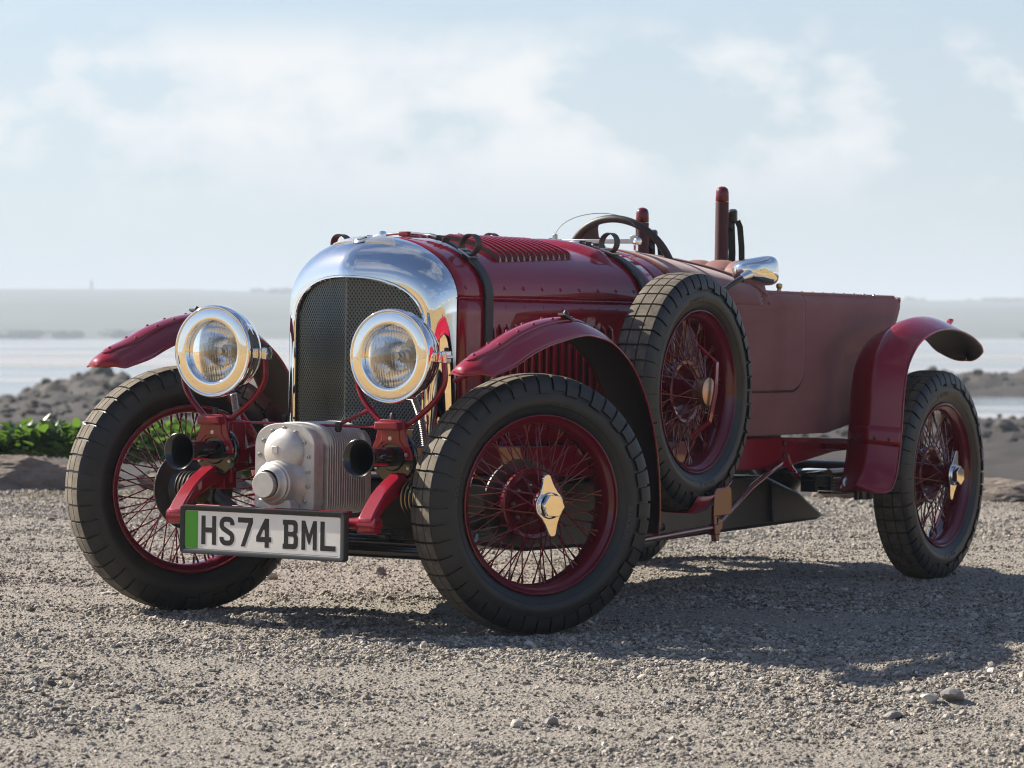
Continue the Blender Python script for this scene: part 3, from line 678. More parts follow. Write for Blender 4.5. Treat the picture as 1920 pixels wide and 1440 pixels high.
for sg, lb in ((1, 'near front mudguard with a riveted strip down its crown'), (-1, 'far front mudguard reaching out past the headlamp')):
    o, P_, L = guard('front_mudguard', FP, .6050, .0690, ([0, .06, .12, .3, .5, 1], [.034, .050, .056, .056, .038, .035]), .055, 0, lb, sg=sg)
    ix = lambda v: int(np.argmin(np.abs(L - v)))
    st = strip_on(P_, ix(.045), ix(.66), .44, .0032, 9); G().grid(st, flip=sg < 0).obj('reinforcing_strip', 'paint', o, 50, solid=.001)
    g = G()
    for k in range(6):
        for q in (-.25, .25):
            i = ix(.085 + .098 * k); j = 12 + q * 12
            if k == 0 and q < 0: continue
            j0 = int(j if k else 12); b = P_[i if k else ix(.068), j0]; g.dome(b + np.array([.0, 0, .003]), (.3, 0, 1), .0056, .0048, 8)
    g.obj('rivets', 'paint', o, kind='stuff')
    g = G(); b = P_[ix(.545), 16]; g.box(b + np.array([0, 0, .008]), (.05, .022, .006), (0, R(-18), 0)); g.dome(b + np.array([0, 0, .010]), (.1, 0, 1), .010, .016, 8); g.obj('stay_bolt', 'dark_steel', o)
    g = G(); g.tube(smooth_path([(-.30, sg * .30, .50), (-.42, sg * .44, .56), (-.545, sg * .535, .52)], 8), .011, 8); g.tube([(.0, sg * .33, .50), (.02, sg * .45, .66), (-.02, sg * .53, .83)], .010, 8); g.obj('mudguard_stay', 'paint', o)
RP = [(-2.160, .337), (-2.215, .385), (-2.240, .46), (-2.255, .56), (-2.272, .68), (-2.315, .770), (-2.410, .845), (-2.540, .886), (-2.700, .900), (-2.850, .886), (-2.970, .852), (-3.045, .808), (-3.085, .758)]
for sg, lb in ((1, 'near rear mudguard flaring out behind the wheel'), (-1, 'far rear mudguard behind the tail')):
    o, P_, L = guard('rear_mudguard', RP, .562, .0960, ([0, .3, .6, 1], [.058, .060, .044, .044]), .06, .13, lb, 1.35, sg)
    ix = lambda v: int(np.argmin(np.abs(L - v)))
    g = G(); rows = []
    for ii in range(ix(.165), ix(.215) + 1): rows.append([P_[ii, j] + np.array([.0025, 0, .0005]) for j in range(25)])
    g.grid(np.array(rows), flip=sg < 0); g.obj('flap_band', 'paint', o, 50, solid=.0012)
    g = G()
    for j in (3, 8, 15, 20): g.dome(P_[ix(.19), j] + np.array([.003, 0, 0]), (1, 0, 0), .0062, .005, 8)
    g.obj('rivets', 'dark_steel', o, kind='stuff')
    g = G(); b = P_[ix(L[-1] * .84), 12]; g.box(b + np.array([0, 0, .006]), (.045, .018, .008), (0, R(32), 0)); g.dome(b + np.array([-.01, 0, .008]), (-.4, 0, 1), .009, .014, 8); g.obj('stay_bolt', 'paint', o)

# ---------- headlamps with fork brackets
XH, YH, ZHL = .280, .296, .755
for sg in (1, -1):
    lb = 'chrome headlamp beside the near front wheel' if sg > 0 else 'chrome headlamp overlapping the far front wheel'
    hl = empty('headlight', car); hl['label'] = lb; O = (XH, YH * sg, ZHL - (0 if sg > 0 else -.004)); A = (1, 0, 0)
    G().lathe([(-.004, .1240), (-.030, .1245), (-.052, .1215), (-.080, .1100), (-.106, .0880), (-.125, .0560), (-.134, .0250), (-.136, 0)], O, A, 56).obj('lamp_shell', 'chrome', hl, 60)
    G().lathe([(-.034, .1250), (-.030, .1285), (-.012, .1298), (.000, .1294), (.0045, .1278), (.0060, .1250), (.0048, .1222), (.0030, .1200), (.0034, .1185), (.0044, .1130), (.0055, .1050), (.0061, .0970), (.0063, .0915), (.0056, .0885), (.0040, .0868), (-.016, .0868)], O, A, 64).obj('lamp_ring', 'chrome', hl, 60)
    G().lathe([(-.012, .0868), (-.009, .0885), (-.0065, .0868)], O, A, 48).obj('lens_seal', 'black_plastic', hl)
    G().lathe([(-.018, .0865), (-.040, .080), (-.068, .064), (-.088, .042), (-.098, .018), (-.100, 0)], O, A, 48).obj('reflector', 'reflector', hl, 70)
    # fluted lens: clear slab whose back is cut into upright flutes
    n = 64; front, back = [], []
    pr = np.linspace(-.0862, .0862, n)
    F_ = []; B_ = []
    for a in pr:
        fr, bk_ = [], []
        for b in np.linspace(-1, 1, 24):
            y_ = a; z_ = b * math.sqrt(max(.0862 ** 2 - a * a, 1e-8)); rr_ = math.hypot(y_, z_); dome_ = .010 * (1 - (rr_ / .0862) ** 2)
            low = 1 - float(sstep(-.030, .012, z_)) ; fl = .0013 * low * math.cos(2 * math.pi * (y_ + .12 * z_) / .0096) + .0003 * (1 - low) * math.cos(2 * math.pi * (y_ - .1 * z_) / .016)
            fr.append((XH - .008 + dome_, O[1] + y_, O[2] + z_)); bk_.append((XH - .0135 + dome_ * .8 + fl, O[1] + y_, O[2] + z_))
        F_.append(fr); B_.append(bk_)
    g = G(); g.grid(np.array(F_)); g.grid(np.array(B_), flip=True); g.obj('lens', 'glass', hl, 75)
    g = G(); g.lathe([(-.098, .024), (-.078, .026), (-.078, .019), (-.060, .019), (-.058, .013), (-.046, .013), (-.044, .008), (-.030, .0085), (-.027, .012), (-.022, .012), (-.020, 0)], O, A, 24); g.obj('bulb_holder', 'steel', hl)
    fk = G(); yy = YH * sg
    arms = []
    for s2 in (1, -1):
        y_ = yy + s2 * .138; xk = XH - .058
        pts = smooth_path([(xk, y_, ZHL - .012), (xk + .002, y_ + .001 * s2, ZHL - .075), (xk + .012, y_ - .030 * s2, ZHL - .128), (xk + .022, yy + s2 * .050, ZHL - .178), (xk + .024, yy + s2 * .030, ZHL - .182)], 26)
        sec = [(.0105 * math.cos(q), .0075 * math.sin(q)) for q in np.linspace(0, 2 * math.pi, 10, endpoint=False)]
        fk.sweep(pts, sec, side=(1, 0, 0))
        g = G(); g.box((xk, yy + s2 * .127, ZHL), (.036, .018, .030)); g.box((xk, yy + s2 * .144, ZHL), (.030, .016, .034)); g.box((xk, yy + s2 * .1535, ZHL), (.034, .006, .010)); g.obj('lamp_clamp', 'chrome', hl, bevel=.003)
        g = G(); g.lathe([(0, .0065), (.008, .006), (.010, 0)], (xk, yy + s2 * .144, ZHL + .017), (0, 0, 1), 12); g.obj('clamp_bolt', 'black_plastic', hl)
    fk.obj('lamp_fork', 'paint', hl)
# ---------- horn and lamp mounts
for sg in (1, -1):
    y = .297 * sg; mt = empty('lamp_mount', car)
    g = G(); g.box((.255, y, .566), (.095, .074, .024)); g.obj('mount_cap', 'paint', mt, bevel=.006, seg=3)
    out = [(-.036, .085), (.036, .085), (.040, .075), (.050, .030), (.066, -.010)]
    for a in np.linspace(-10, 190, 13): pass
    arc_in = [(.047 * math.cos(R(a)), -.028 + .047 * math.sin(R(a))) for a in np.linspace(5, 175, 13)]
    out = [(-.036, .085), (-.040, .075), (-.050, .030), (-.068, -.008), (-.068, -.024)] + arc_in[::-1] + [(.068, -.024), (.068, -.008), (.050, .030), (.040, .075), (.036, .085)]
    g = G(); g.prism(out, (.262, y, .498), (0, 1, 0), (0, 0, 1), .010); g.obj('mount_plate', 'paint', mt, bevel=.002)
    g = G(); g.prism([(-.026, .072), (-.030, .030), (-.044, .012), (-.044, .006), (-.024, .024), (.024, .024), (.044, .006), (.044, .012), (.030, .030), (.026, .072)], (.272, y, .498), (0, 1, 0), (0, 0, 1), .003); g.obj('mount_rib', 'paint', mt, bevel=.001)
    g = G(); g.box((.215, y - .018 * sg, .505), (.085, .050, .120)); g.box((.190, y + .02 * sg, .44), (.06, .05, .14)); g.box((.235, y - .040 * sg, .475), (.012, .010, .17)); g.obj('mount_post', 'paint', mt, bevel=.004)
    g = G()
    for a, b in ((-.028, .070), (.028, .070), (0, .034), (.052, -.010), (-.052, -.010)): g.lathe([(0, .0062), (.0045, .0058), (.005, 0)], (.272, y + a, .498 + b), (1, 0, 0), 8)
    g.obj('mount_bolts', 'steel', mt, kind='stuff')
    G().lathe([(0, .009), (.006, .0095), (.018, .008), (.022, .006), (.023, 0)], (.232, y - .02, .578), (0, 0, 1), 12).obj('cap_nut', 'dark_steel', mt)
    hn = empty('horn', car); OH = (.255, y, .482)
    bell = [(.0, .0275), (.02, .0265), (.095, .0265), (.125, .0285), (.148, .034), (.163, .0415), (.172, .0490), (.175, .0515), (.176, .0500), (.170, .0430), (.150, .031), (.12, .024), (.05, .018), (.0, .018)]
    G().lathe(bell, OH, (1, 0, 0), 40).obj('horn_bell', 'black_gloss', hn, 60)
    G().lathe([(-.012, 0), (-.012, .070), (-.008, .072), (.002, .072), (.005, .069), (.006, .040), (.012, .036), (.012, 0)], OH, (1, 0, 0), 40).obj('horn_flange', 'black_gloss', hn)
    G().lathe([(-.085, 0), (-.085, .030), (-.080, .034), (-.055, .034), (-.052, .046), (-.012, .048)], OH, (1, 0, 0), 32).obj('horn_motor', 'black_gloss', hn)
    g = G()
    for k in range(6): a = R(60 * k + 30); g.lathe([(0, .006), (.005, .0055), (.0055, 0)], (.261, y + .060 * math.cos(a), .482 + .060 * math.sin(a)), (1, 0, 0), 8)
    g.obj('flange_bolts', 'steel', hn, kind='stuff')
    # flexible conduits: ribbed hose as one swept tube with alternating radius
    for cpts in ([(.155, y - .015, .640), (.130, y - .02, .575), (.112, y - .012, .52), (.095, y, .44)], [(.120, y - .07 * sg, .565), (.13, y - .10 * sg, .52), (.12, y - .12 * sg, .44)]) if sg < 0 else ([(.160, y, .645), (.128, y + .008, .575), (.110, y + .012, .49), (.10, y + .012, .45)],):
        pts = smooth_path(cpts, 110); g = G(); g.tube(pts, [.0088 + .0016 * (k % 3 == 1) - .0007 * (k % 3 == 0) for k in range(110)], 10); g.obj('conduit', 'steel', car, 30)
# thin tie rods in front of the grille
g = G(); g.tube([(.250, -.262, .5625), (.250, .262, .5600)], .0038, 8); g.tube([(.250, .105, .5610), (.215, .205, .613)], .0052, 8); g.tube([(.20, .45, .69), (.0, .56, .78)], .006, 8); g.obj('tie_rod', 'paint', car)
g = G(); g.lathe([(-.016, .006), (-.010, .010), (.008, .010), (.012, .006), (.012, 0)], (.252, .112, .559), (0, 0, 1), 12); g.lathe([(-.01, .006), (.006, .010), (.010, .006), (.012, 0)], (.20, -.10, .575), (0, 0, 1), 12); g.obj('rod_joint', 'dark_steel', car)

# ---------- supercharger
sc_ = empty('supercharger', car); sc_['label'] = 'finned cast aluminium supercharger between the front springs'
def arch(hw, z0, z1, rc=.03, crown_=.030, n=9):
    """rounded box outline with arched top, counter-clockwise (y,z)"""
    o = []
    for a in np.linspace(-90, 0, n): o.append((hw - rc + rc * math.cos(R(a)), z0 + rc + rc * math.sin(R(a))))
    k = [(hw, z1 - .062)]
    for a in np.linspace(0, 90, 14): c, s_ = math.cos(R(a)), math.sin(R(a)); k.append((hw * c ** .80, z1 - .062 + .062 * s_ ** .92))
    o += k
    return o + [(-a, b) for a, b in reversed(o)]
XF = .348
fp = arch(.099, .318, .567)
def loft(secs, name, m, par, sm=40, bevel=0):
    g = G(); P_ = np.array(secs); g.grid(P_, cv=True, flip=True); n = P_.shape[1]; g.f += [tuple(range(n)), tuple(reversed(range((len(P_) - 1) * n, len(P_) * n)))]; return g.obj(name, m, par, sm, bevel=bevel)
sec = lambda o_, x, k=1.0, dz=0: [(x, y * k, .44 + (z - .44) * k) for y, z in o_]
loft([sec(fp, .300, .97), sec(fp, .316, .985), sec(fp, .330, 1.0), sec(fp, XF - .003, 1.0), sec(fp, XF, .985)], 'front_plate', 'cast_aluminium', sc_, 50)
body_ = arch(.098, .322, .560)
secs = [sec(body_, .302, .96)]
NF = 17; x = .296; stp = .0118
for k in range(NF):
    secs += [sec(body_, x, .87), sec(body_, x - .0055, .87), sec(body_, x - .0062, 1.06), sec(body_, x - .0078, 1.075), sec(body_, x - .0092, 1.06)]; x -= stp
secs += [sec(body_, x, 1.0), sec(body_, x - .004, 1.02), sec(body_, x - .03, 1.02), sec(body_, x - .034, .98)]
loft(secs, 'finned_case', 'cast_aluminium', sc_, 30)
G().lathe([(0, .066), (.004, .0645), (.012, .0600), (.019, .051), (.024, .036), (.0265, .018), (.027, 0)], (XF - .001, 0, .488), (1, 0, 0), 48).obj('rotor_cover', 'cast_aluminium', sc_, 60)
g = G(); g.box((XF + .024, -.014, .494), (.010, .020, .020)); g.obj('square_boss', 'cast_aluminium', sc_, bevel=.0015)
G().lathe([(0, .080), (.006, .076), (.018, .066), (.030, .0605), (.050, .0585), (.052, .0560), (.0525, .0540), (.0540, .0540), (.060, .0535), (.062, .048), (.070, .043), (.078, .041), (.080, .0385)], (XF - .001, -.004, .402), (1, 0, 0), 48).obj('gear_nose', 'cast_aluminium', sc_, 40)
out = [((.0345 + .0012 * (k % 2)) * math.cos(2 * math.pi * k / 72), (.0345 + .0012 * (k % 2)) * math.sin(2 * math.pi * k / 72)) for k in range(72)]
g = G(); g.prism(out, (XF + .076, -.006, .400), (0, 1, 0), (0, 0, 1), .018); g.obj('nose_cap', 'cast_aluminium', sc_, 30, bevel=.0012)
g = G(); g.prism([(-.062, -.075), (.062, -.075), (.052, -.040), (-.052, -.040)], (XF, -.004, .400), (0, 1, 0), (0, 0, 1), .045); g.obj('nose_foot', 'cast_aluminium', sc_, bevel=.004)
for q in [(-.069, .517), (-.039, .544), (-.001, .553), (.037, .542), (.066, .514), (.080, .476), (.080, .435), (.079, .395), (.070, .355), (-.082, .478), (-.080, .43)]:
    g = G(); g.lathe([(0, .0072), (.001, .0072), (.0012, .0052), (.0050, .0052), (.0055, .0044), (.0055, .0026), (.002, .0024), (.002, 0)], (XF - .0005, q[0], q[1]), (1, 0, 0), 14); g.obj('cap_screw', 'steel', sc_)
G().lathe([(0, .082), (.012, .080), (.016, .07)], (.075, 0, .545), (0, 0, 1), 32).obj('intake_collar', 'black_plastic', sc_)

# ---------- number plate
npl = empty('number_plate', car); npl['label'] = 'white registration plate with a green band reading HS74 BML'
PXF, PZ = .452, .2695; fw, fh = .546, .1335
def rrect(w, h, r, n=5):
    return [(sx * (w / 2 - r) + r * math.cos(R(a)), sy * (h / 2 - r) + r * math.sin(R(a))) for sx, sy, a0 in ((1, 1, 0), (-1, 1, 90), (-1, -1, 180), (1, -1, 270)) for a in np.linspace(a0, a0 + 90, n)]
o1, o2 = rrect(fw, fh, .010), rrect(.5145, .1045, .006); ff = lambda o_, x: [(x, y, PZ + z) for y, z in o_]
g = G(); n = len(o1); g.grid(np.array([ff(o1, PXF - .016), ff(o1, PXF), ff([(a * .994, b * .975) for a, b in o1], PXF + .005), ff([(a * 1.012, b * 1.05) for a, b in o2], PXF + .005), ff(o2, PXF + .0015), ff(o2, PXF - .004)]), cv=True, flip=True); g.f.append(tuple(range(n)))
g.obj('plate_frame', 'black_plastic', npl, 50)
g = G(); g.add(ff(rrect(.520, .1105, .004), PXF), [tuple(range(20))]); g.obj('plate_sheet', 'plate_white', npl, 0)
yl = -.2572; g = G(); g.prism([(yl, -.0512), (yl + .044, -.0512), (yl + .044, .0512), (yl, .0512)], (PXF + .0001, 0, PZ), (0, 1, 0), (0, 0, 1), .0006); g.obj('green_band', 'plate_green', npl, 0)
def stroke(pts, w):
    pts = np.array(pts, float); n = len(pts); l_, r_ = [], []
    for i in range(n):
        a = pts[i] - pts[i - 1] if i else pts[1] - pts[0]; b = pts[i + 1] - pts[i] if i < n - 1 else a
        a = a / np.linalg.norm(a); b = b / np.linalg.norm(b); t_ = (a + b) / np.linalg.norm(a + b); nrm = np.array([-t_[1], t_[0]]); k = w / 2 / max(.4, nrm @ np.array([-a[1], a[0]])); l_.append(pts[i] + nrm * k); r_.append(pts[i] - nrm * k)
    return [tuple(q) for q in l_ + r_[::-1]]
def arcp(cx, cy, rx, ry, a0, a1, n=6): return [(cx + rx * math.cos(R(a)), cy + ry * math.sin(R(a))) for a in np.linspace(a0, a1, n)]
GL = {
 'H': [[(0, 0), (14, 0), (14, 33), (36, 33), (36, 0), (50, 0), (50, 79), (36, 79), (36, 47), (14, 47), (14, 79), (0, 79)]],
 'S': [stroke([(43, 56), (43, 60)] + arcp(30, 59, 13, 13, 10, 90) + arcp(20, 59, 13, 13, 90, 180) + arcp(19, 57, 12, 13, 190, 240, 4) + arcp(31, 22, 12, 13, 60, 0, 4) + arcp(30, 20, 13, 13, 0, -90) + arcp(20, 20, 13, 13, -90, -170) + [(7, 19), (7, 23)], 14)],
 '7': [[(10, 0), (24, 0), (50, 65), (50, 79), (0, 79), (0, 65), (35, 65)]],
 '4': [[(28, 0), (42, 0), (42, 15), (50, 15), (50, 29), (42, 29), (42, 79), (28, 79), (0, 29), (0, 15), (28, 15)], [(28, 29), (14, 29), (22, 46), (25, 49), (28, 47)]],
 'B': [[(0, 0)] + arcp(36, 14, 14, 14, -90, 0) + [(50, 33), (45, 41), (49, 47)] + arcp(36, 66, 13, 13, 0, 90) + [(0, 79), (0, 66), (4, 64), (4, 15), (0, 13)], [(18, 14), (18, 34), (33, 34), (36, 31), (36, 17), (33, 14)], [(18, 47), (18, 66), (32, 66), (35, 63), (35, 50), (32, 47)]],
 'M': [[(0, 0), (13, 0), (13, 46), (21, 20), (25, 13), (29, 20), (37, 46), (37, 0), (50, 0), (50, 79), (38, 79), (25, 42), (12, 79), (0, 79)]],
 'L': [[(0, 0), (50, 0), (50, 14), (14, 14), (14, 79), (0, 79)]]}
x = yl + .0555; sc1 = .001
for ch in 'HS74 BML':
    if ch == ' ': x += .026; continue
    c = bpy.data.curves.new('letter', 'CURVE'); c.dimensions = '2D'; c.fill_mode = 'BOTH'; c.extrude = .0001
    for pl in GL[ch]:
        sp = c.splines.new('POLY'); sp.points.add(len(pl) - 1); sp.use_cyclic_u = True
        for k, (a, b) in enumerate(pl): sp.points[k].co = (a * sc1, b * sc1, 0, 1)
    o = bpy.data.objects.new('t', c); COL.objects.link(o); me = bpy.data.meshes.new_from_object(o.evaluated_get(bpy.context.evaluated_depsgraph_get())); bpy.data.objects.remove(o)
    v = np.array([q.co[:] for q in me.vertices]); g = G(); g.add(np.stack([PXF + .0003 + v[:, 2], x + v[:, 0], PZ - .0395 + v[:, 1]], 1), [tuple(p_.vertices) for p_ in me.polygons]); g.obj('letter', 'plate_black', npl, 0)
    x += .0613

# ---------- chassis, dumb irons, running gear
for sg in (1, -1):
    y = .315 * sg; ci = empty('chassis_rail', car)
    pth = smooth_path([(.425, .300), (.405, .322), (.345, .372), (.260, .412), (.140, .448), (0, .468), (-.2, .462), (-.4, .452)], 30); hts = np.interp(np.linspace(0, 1, 30), [0, .1, .35, 1], [.034, .044, .060, .092]); rows = []
    for k, ((a, b), h) in enumerate(zip(pth, hts)): rows.append([(a, y - .0235, b - h / 2), (a, y + .0235, b - h / 2), (a, y + .0235, b + h / 2), (a, y - .0235, b + h / 2)])
    g = G(); g.grid(np.array(rows), cv=True, flip=True); g.f += [(0, 1, 2, 3), tuple(reversed(range(29 * 4, 30 * 4)))]; g.obj('dumb_iron', 'paint', ci, 30, bevel=.005)
    g = G(); g.lathe([(-.030, .020), (-.0285, .024), (.0285, .024), (.030, .020)], (.402, y, .302), (0, 1, 0), 20, caps=True); g.lathe([(.030, .011), (.036, .011), (.037, 0)], (.402, y, .302), (0, 1, 0), 12); g.obj('spring_eye', 'paint', ci)
    g = G()
    for q in [(.18, .425), (.12, .44), (.06, .45), (.0, .455), (-.06, .455)]:
        for s2 in (1, -1): g.dome((q[0], y + s2 * .0235, q[1]), (0, s2, 0), .0085, .010, 6)
    g.obj('frame_bolts', 'dark_steel', ci, kind='stuff')
    rail = [(-.38, .408), (-.38, .496), (-2.02, .490), (-2.10, .488), (-2.50, .478), (-2.75, .468), (-2.75, .440), (-2.45, .432), (-2.30, .415), (-2.08, .388), (-2.02, .384)]
    g = G(); g.prism([(a, b) for a, b in rail], (0, y + sg * .030, 0), (1, 0, 0), (0, 0, 1), .03 * sg) ; g.obj('side_rail', 'paint', ci, 30, bevel=.003)
    g = G()
    for a, b in ((-2.055, .468), (-2.055, .430), (-2.36, .452)): g.lathe([(0, .010), (.006, .0095), (.008, .004), (.008, 0)], (a, y + sg * .031, b), (0, sg, 0), 6)
    g.obj('rail_bolts', 'dark_steel', ci, kind='stuff')
    # rear leaf spring
    ls = empty('leaf_spring', car)
    for k in range(5):
        hl_ = .30 - .045 * k; xm = -2.52; g = G(); g.bar([(xm + q * hl_, y + .02 * sg, .333 - .011 * k + .030 * (q * q) * (hl_ / .3) ** 2) for q in np.linspace(-1, 1, 13)], .045, .0085, (0, 1, 0)); g.obj('leaf', 'black_plastic', ls)
    g = G()
    for a in (-2.60, -2.64, -2.70, -2.76): g.tube([(a, y + .045 * sg, .35), (a, y + .045 * sg, .262)], .007, 8)
    for a in (-2.28, -2.40): g.box((a, y + .02 * sg, .325), (.02, .055, .05))
    g.obj('spring_clip', 'black_plastic', ls)
    # friction damper: stack of discs outboard of the dumb iron
    dp = empty('shock_absorber', car)
    for k in range(5):
        g = G(); yy = y + sg * (.034 + .0125 * k); g.lathe([(-.0045, .030), (-.0040, .042), (0, .0455), (.0040, .042), (.0045, .030)], (.255, yy, .372), (0, sg, 0), 28); g.obj('damper_disc', 'brass', dp)
        g = G(); g.lathe([(-.0018, .036), (-.0016, .0475), (.0016, .0475), (.0018, .036)], (.255, yy + sg * .0062, .372), (0, sg, 0), 28); g.obj('friction_disc', 'black_plastic', dp)
    g = G(); g.bar([(.255, y + sg * .07, .372), (.12, y + sg * .09, .300), (.02, y + sg * .10, .262)], .022, .006, (0, 0, 1)); g.obj('damper_arm', 'dark_steel', dp)
    g = G()
    for k in range(4):
        hl_ = .40 - .07 * k; g.bar([(.0 + q * hl_, y, .268 - .010 * k + .035 * q * q * (hl_ / .4) ** 2) for q in np.linspace(-1, 1, 11)], .042, .0085, (0, 1, 0))
    g.obj('front_spring', 'black_plastic', car)
    g = G(); g.lathe([(-.03, .105), (-.03, .126), (.02, .128), (.03, .115), (.03, 0)], (-WB, sg * (TRK / 2 - .085), ZC), (0, sg, 0), 36); g.obj('brake_drum', 'shaded_paint', car)
    g = G(); g.tube([(0, sg * .50, ZC), (0, sg * .44, .31), (0, sg * .36, .262)], .022, 10); g.box((0, sg * .50, ZC), (.06, .06, .12)); g.obj('stub_axle', 'dark_steel', car, bevel=.006)
g = G(); g.tube([(0, y, .232 + .03 * min(1, max(0, (abs(y) - .30) / .1))) for y in np.linspace(-.40, .40, 21)], .023, 12); g.obj('front_axle', 'black_gloss', car)
g = G(); g.tube([(.130, -.46, .212), (.130, .44, .212)], .0185, 12); g.obj('track_rod', 'black_gloss', car)
g = G(); g.tube([(-WB, -.50, ZC), (-WB, .50, ZC)], .034, 14); g.lathe([(-.10, .04), (-.06, .09), (0, .115), (.06, .09), (.10, .04)], (-WB, 0, ZC), (0, 1, 0), 24); g.obj('rear_axle', 'dark_steel', car)
g = G(); g.tube([(.405, -.335, .305), (.405, .335, .305)], .0165, 12); g.obj('front_cross_tube', 'paint', car)
g = G(); g.box((.400, 0, .333), (.030, .50, .008)); g.obj('plate_bracket', 'paint', car, bevel=.002)
g = G(); g.tube([(-.30, -.30, .44), (-.30, .30, .44)], .03, 12); g.tube([(-2.25, -.30, .45), (-2.25, .30, .45)], .022, 12); g.obj('cross_member', 'paint', car)
# under tray, engine underside
g = G(); ut = [(-.10, .23), (-.10, .40), (-2.06, .36), (-2.30, .30), (-2.52, .208), (-2.46, .196), (-1.3, .176), (-.5, .185)]
g.prism(ut, (0, .285, 0), (1, 0, 0), (0, 0, 1), .57); g.obj('undertray', 'undertray_black', car, 30, bevel=.012)
g = G(); g.bar([(-2.085, .289, .335), (-2.095, .293, .205)], .020, .012, (1, 0, 0)); g.obj('tray_rib', 'undertray_black', car, bevel=.002)
g = G(); g.box((-.60, 0, .57), (1.0, .40, .18)); g.box((-1.5, 0, .46), (1.5, .50, .10)); g.obj('engine_sump', 'black_plastic', car, bevel=.02)
g = G(); g.box((-2.235, .33, .372), (.24, .075, .010)); g.obj('step_plate', 'chrome', car, bevel=.004)
g = G(); g.tube([(-2.50, .30, .352), (-2.74, .30, .352)], .018, 14); g.obj('brake_cylinder', 'copper_tan', car)
g = G(); g.tube(smooth_path([(-2.10, .335, .43), (-2.12, .34, .385), (-2.16, .345, .362)], 10), .012, 8); g.obj('spring_hanger', 'paint', car)
g = G(); g.tube([(-2.36, .33, .452), (-2.32, .45, .455), (-2.27, .54, .455)], .011, 8); g.obj('mudguard_bracket', 'paint', car)
# spare wheel carrier and stays
cr = empty('spare_carrier', car); YC = .509
g = G(); g.tube(smooth_path([(-.60, .60, .226), (-.90, .55, .228), (-1.235, .505, .232)], 14), .0095, 10); g.tube([(-1.275, .50, .236), (-1.62, .445, .340), (-2.03, .350, .405)], .0085, 10); g.obj('stay_rod', 'shaded_paint', cr)
g = G(); g.box((-1.252, .505, .285), (.024, .010, .145)); g.box((-1.252, .507, .226), (.040, .022, .034)); g.box((-1.290, .497, .240), (.036, .020, .032), (0, R(-16), 0)); g.box((-1.258, .507, .202), (.030, .016, .024)); g.obj('stay_bracket', 'shaded_paint', cr, bevel=.003)
g = G(); rows = []
for k, th in enumerate(np.linspace(R(-118), R(-82), 9)): rows.append([(-1.0294 + .3665 * math.cos(th) * 1.0, YC + q, .6537 + .3665 * math.sin(th) + max(0, abs(q) - .05) * 1.6) for q in np.linspace(-.075, .082, 9)])
P_ = np.array(rows)
g.grid(P_); g.obj('wheel_cradle', 'paint', cr, 40, solid=.004)
g = G(); g.prism([(-.062, -.045), (.055, -.045), (.060, -.035), (.056, .028), (.044, .040), (-.040, .040), (-.056, .030)], (-1.142, YC + .078, .322), (-1, 0, .02), (0, 0, 1), .004); g.obj('cradle_plate', 'shaded_paint', cr, bevel=.002)
g = G(); g.lathe([(.050, .040), (.078, .043), (.086, .043), (.087, .0415), (.087, 0)], (-1.0294, YC, .6537), (0, 1, 0), 36); g.obj('clamp_disc', 'copper_tan', cr)  # tan of the reflected ground put into the disc's metal colour
g = G(); g.bar([(-1.045, YC + .040, .793), (-1.062, YC + .094, .742), (-1.050, YC + .097, .655), (-1.020, YC + .094, .565), (-1.000, YC + .040, .515)], .020, .006, (1, 0, .2)); g.obj('clamp_strap', 'paint', cr, bevel=.001)
g = G(); g.tube([(-1.03, .30, .65), (-1.03, .46, .65)], .03, 14); g.obj('carrier_boss', 'paint', cr)
g = G(); g.lathe([(-.006, .011), (0, .014), (.006, .011)], (-1.105, .40, .235), (.3, 1, 0), 16, closed=True); g.obj('towing_eye', 'steel', car)

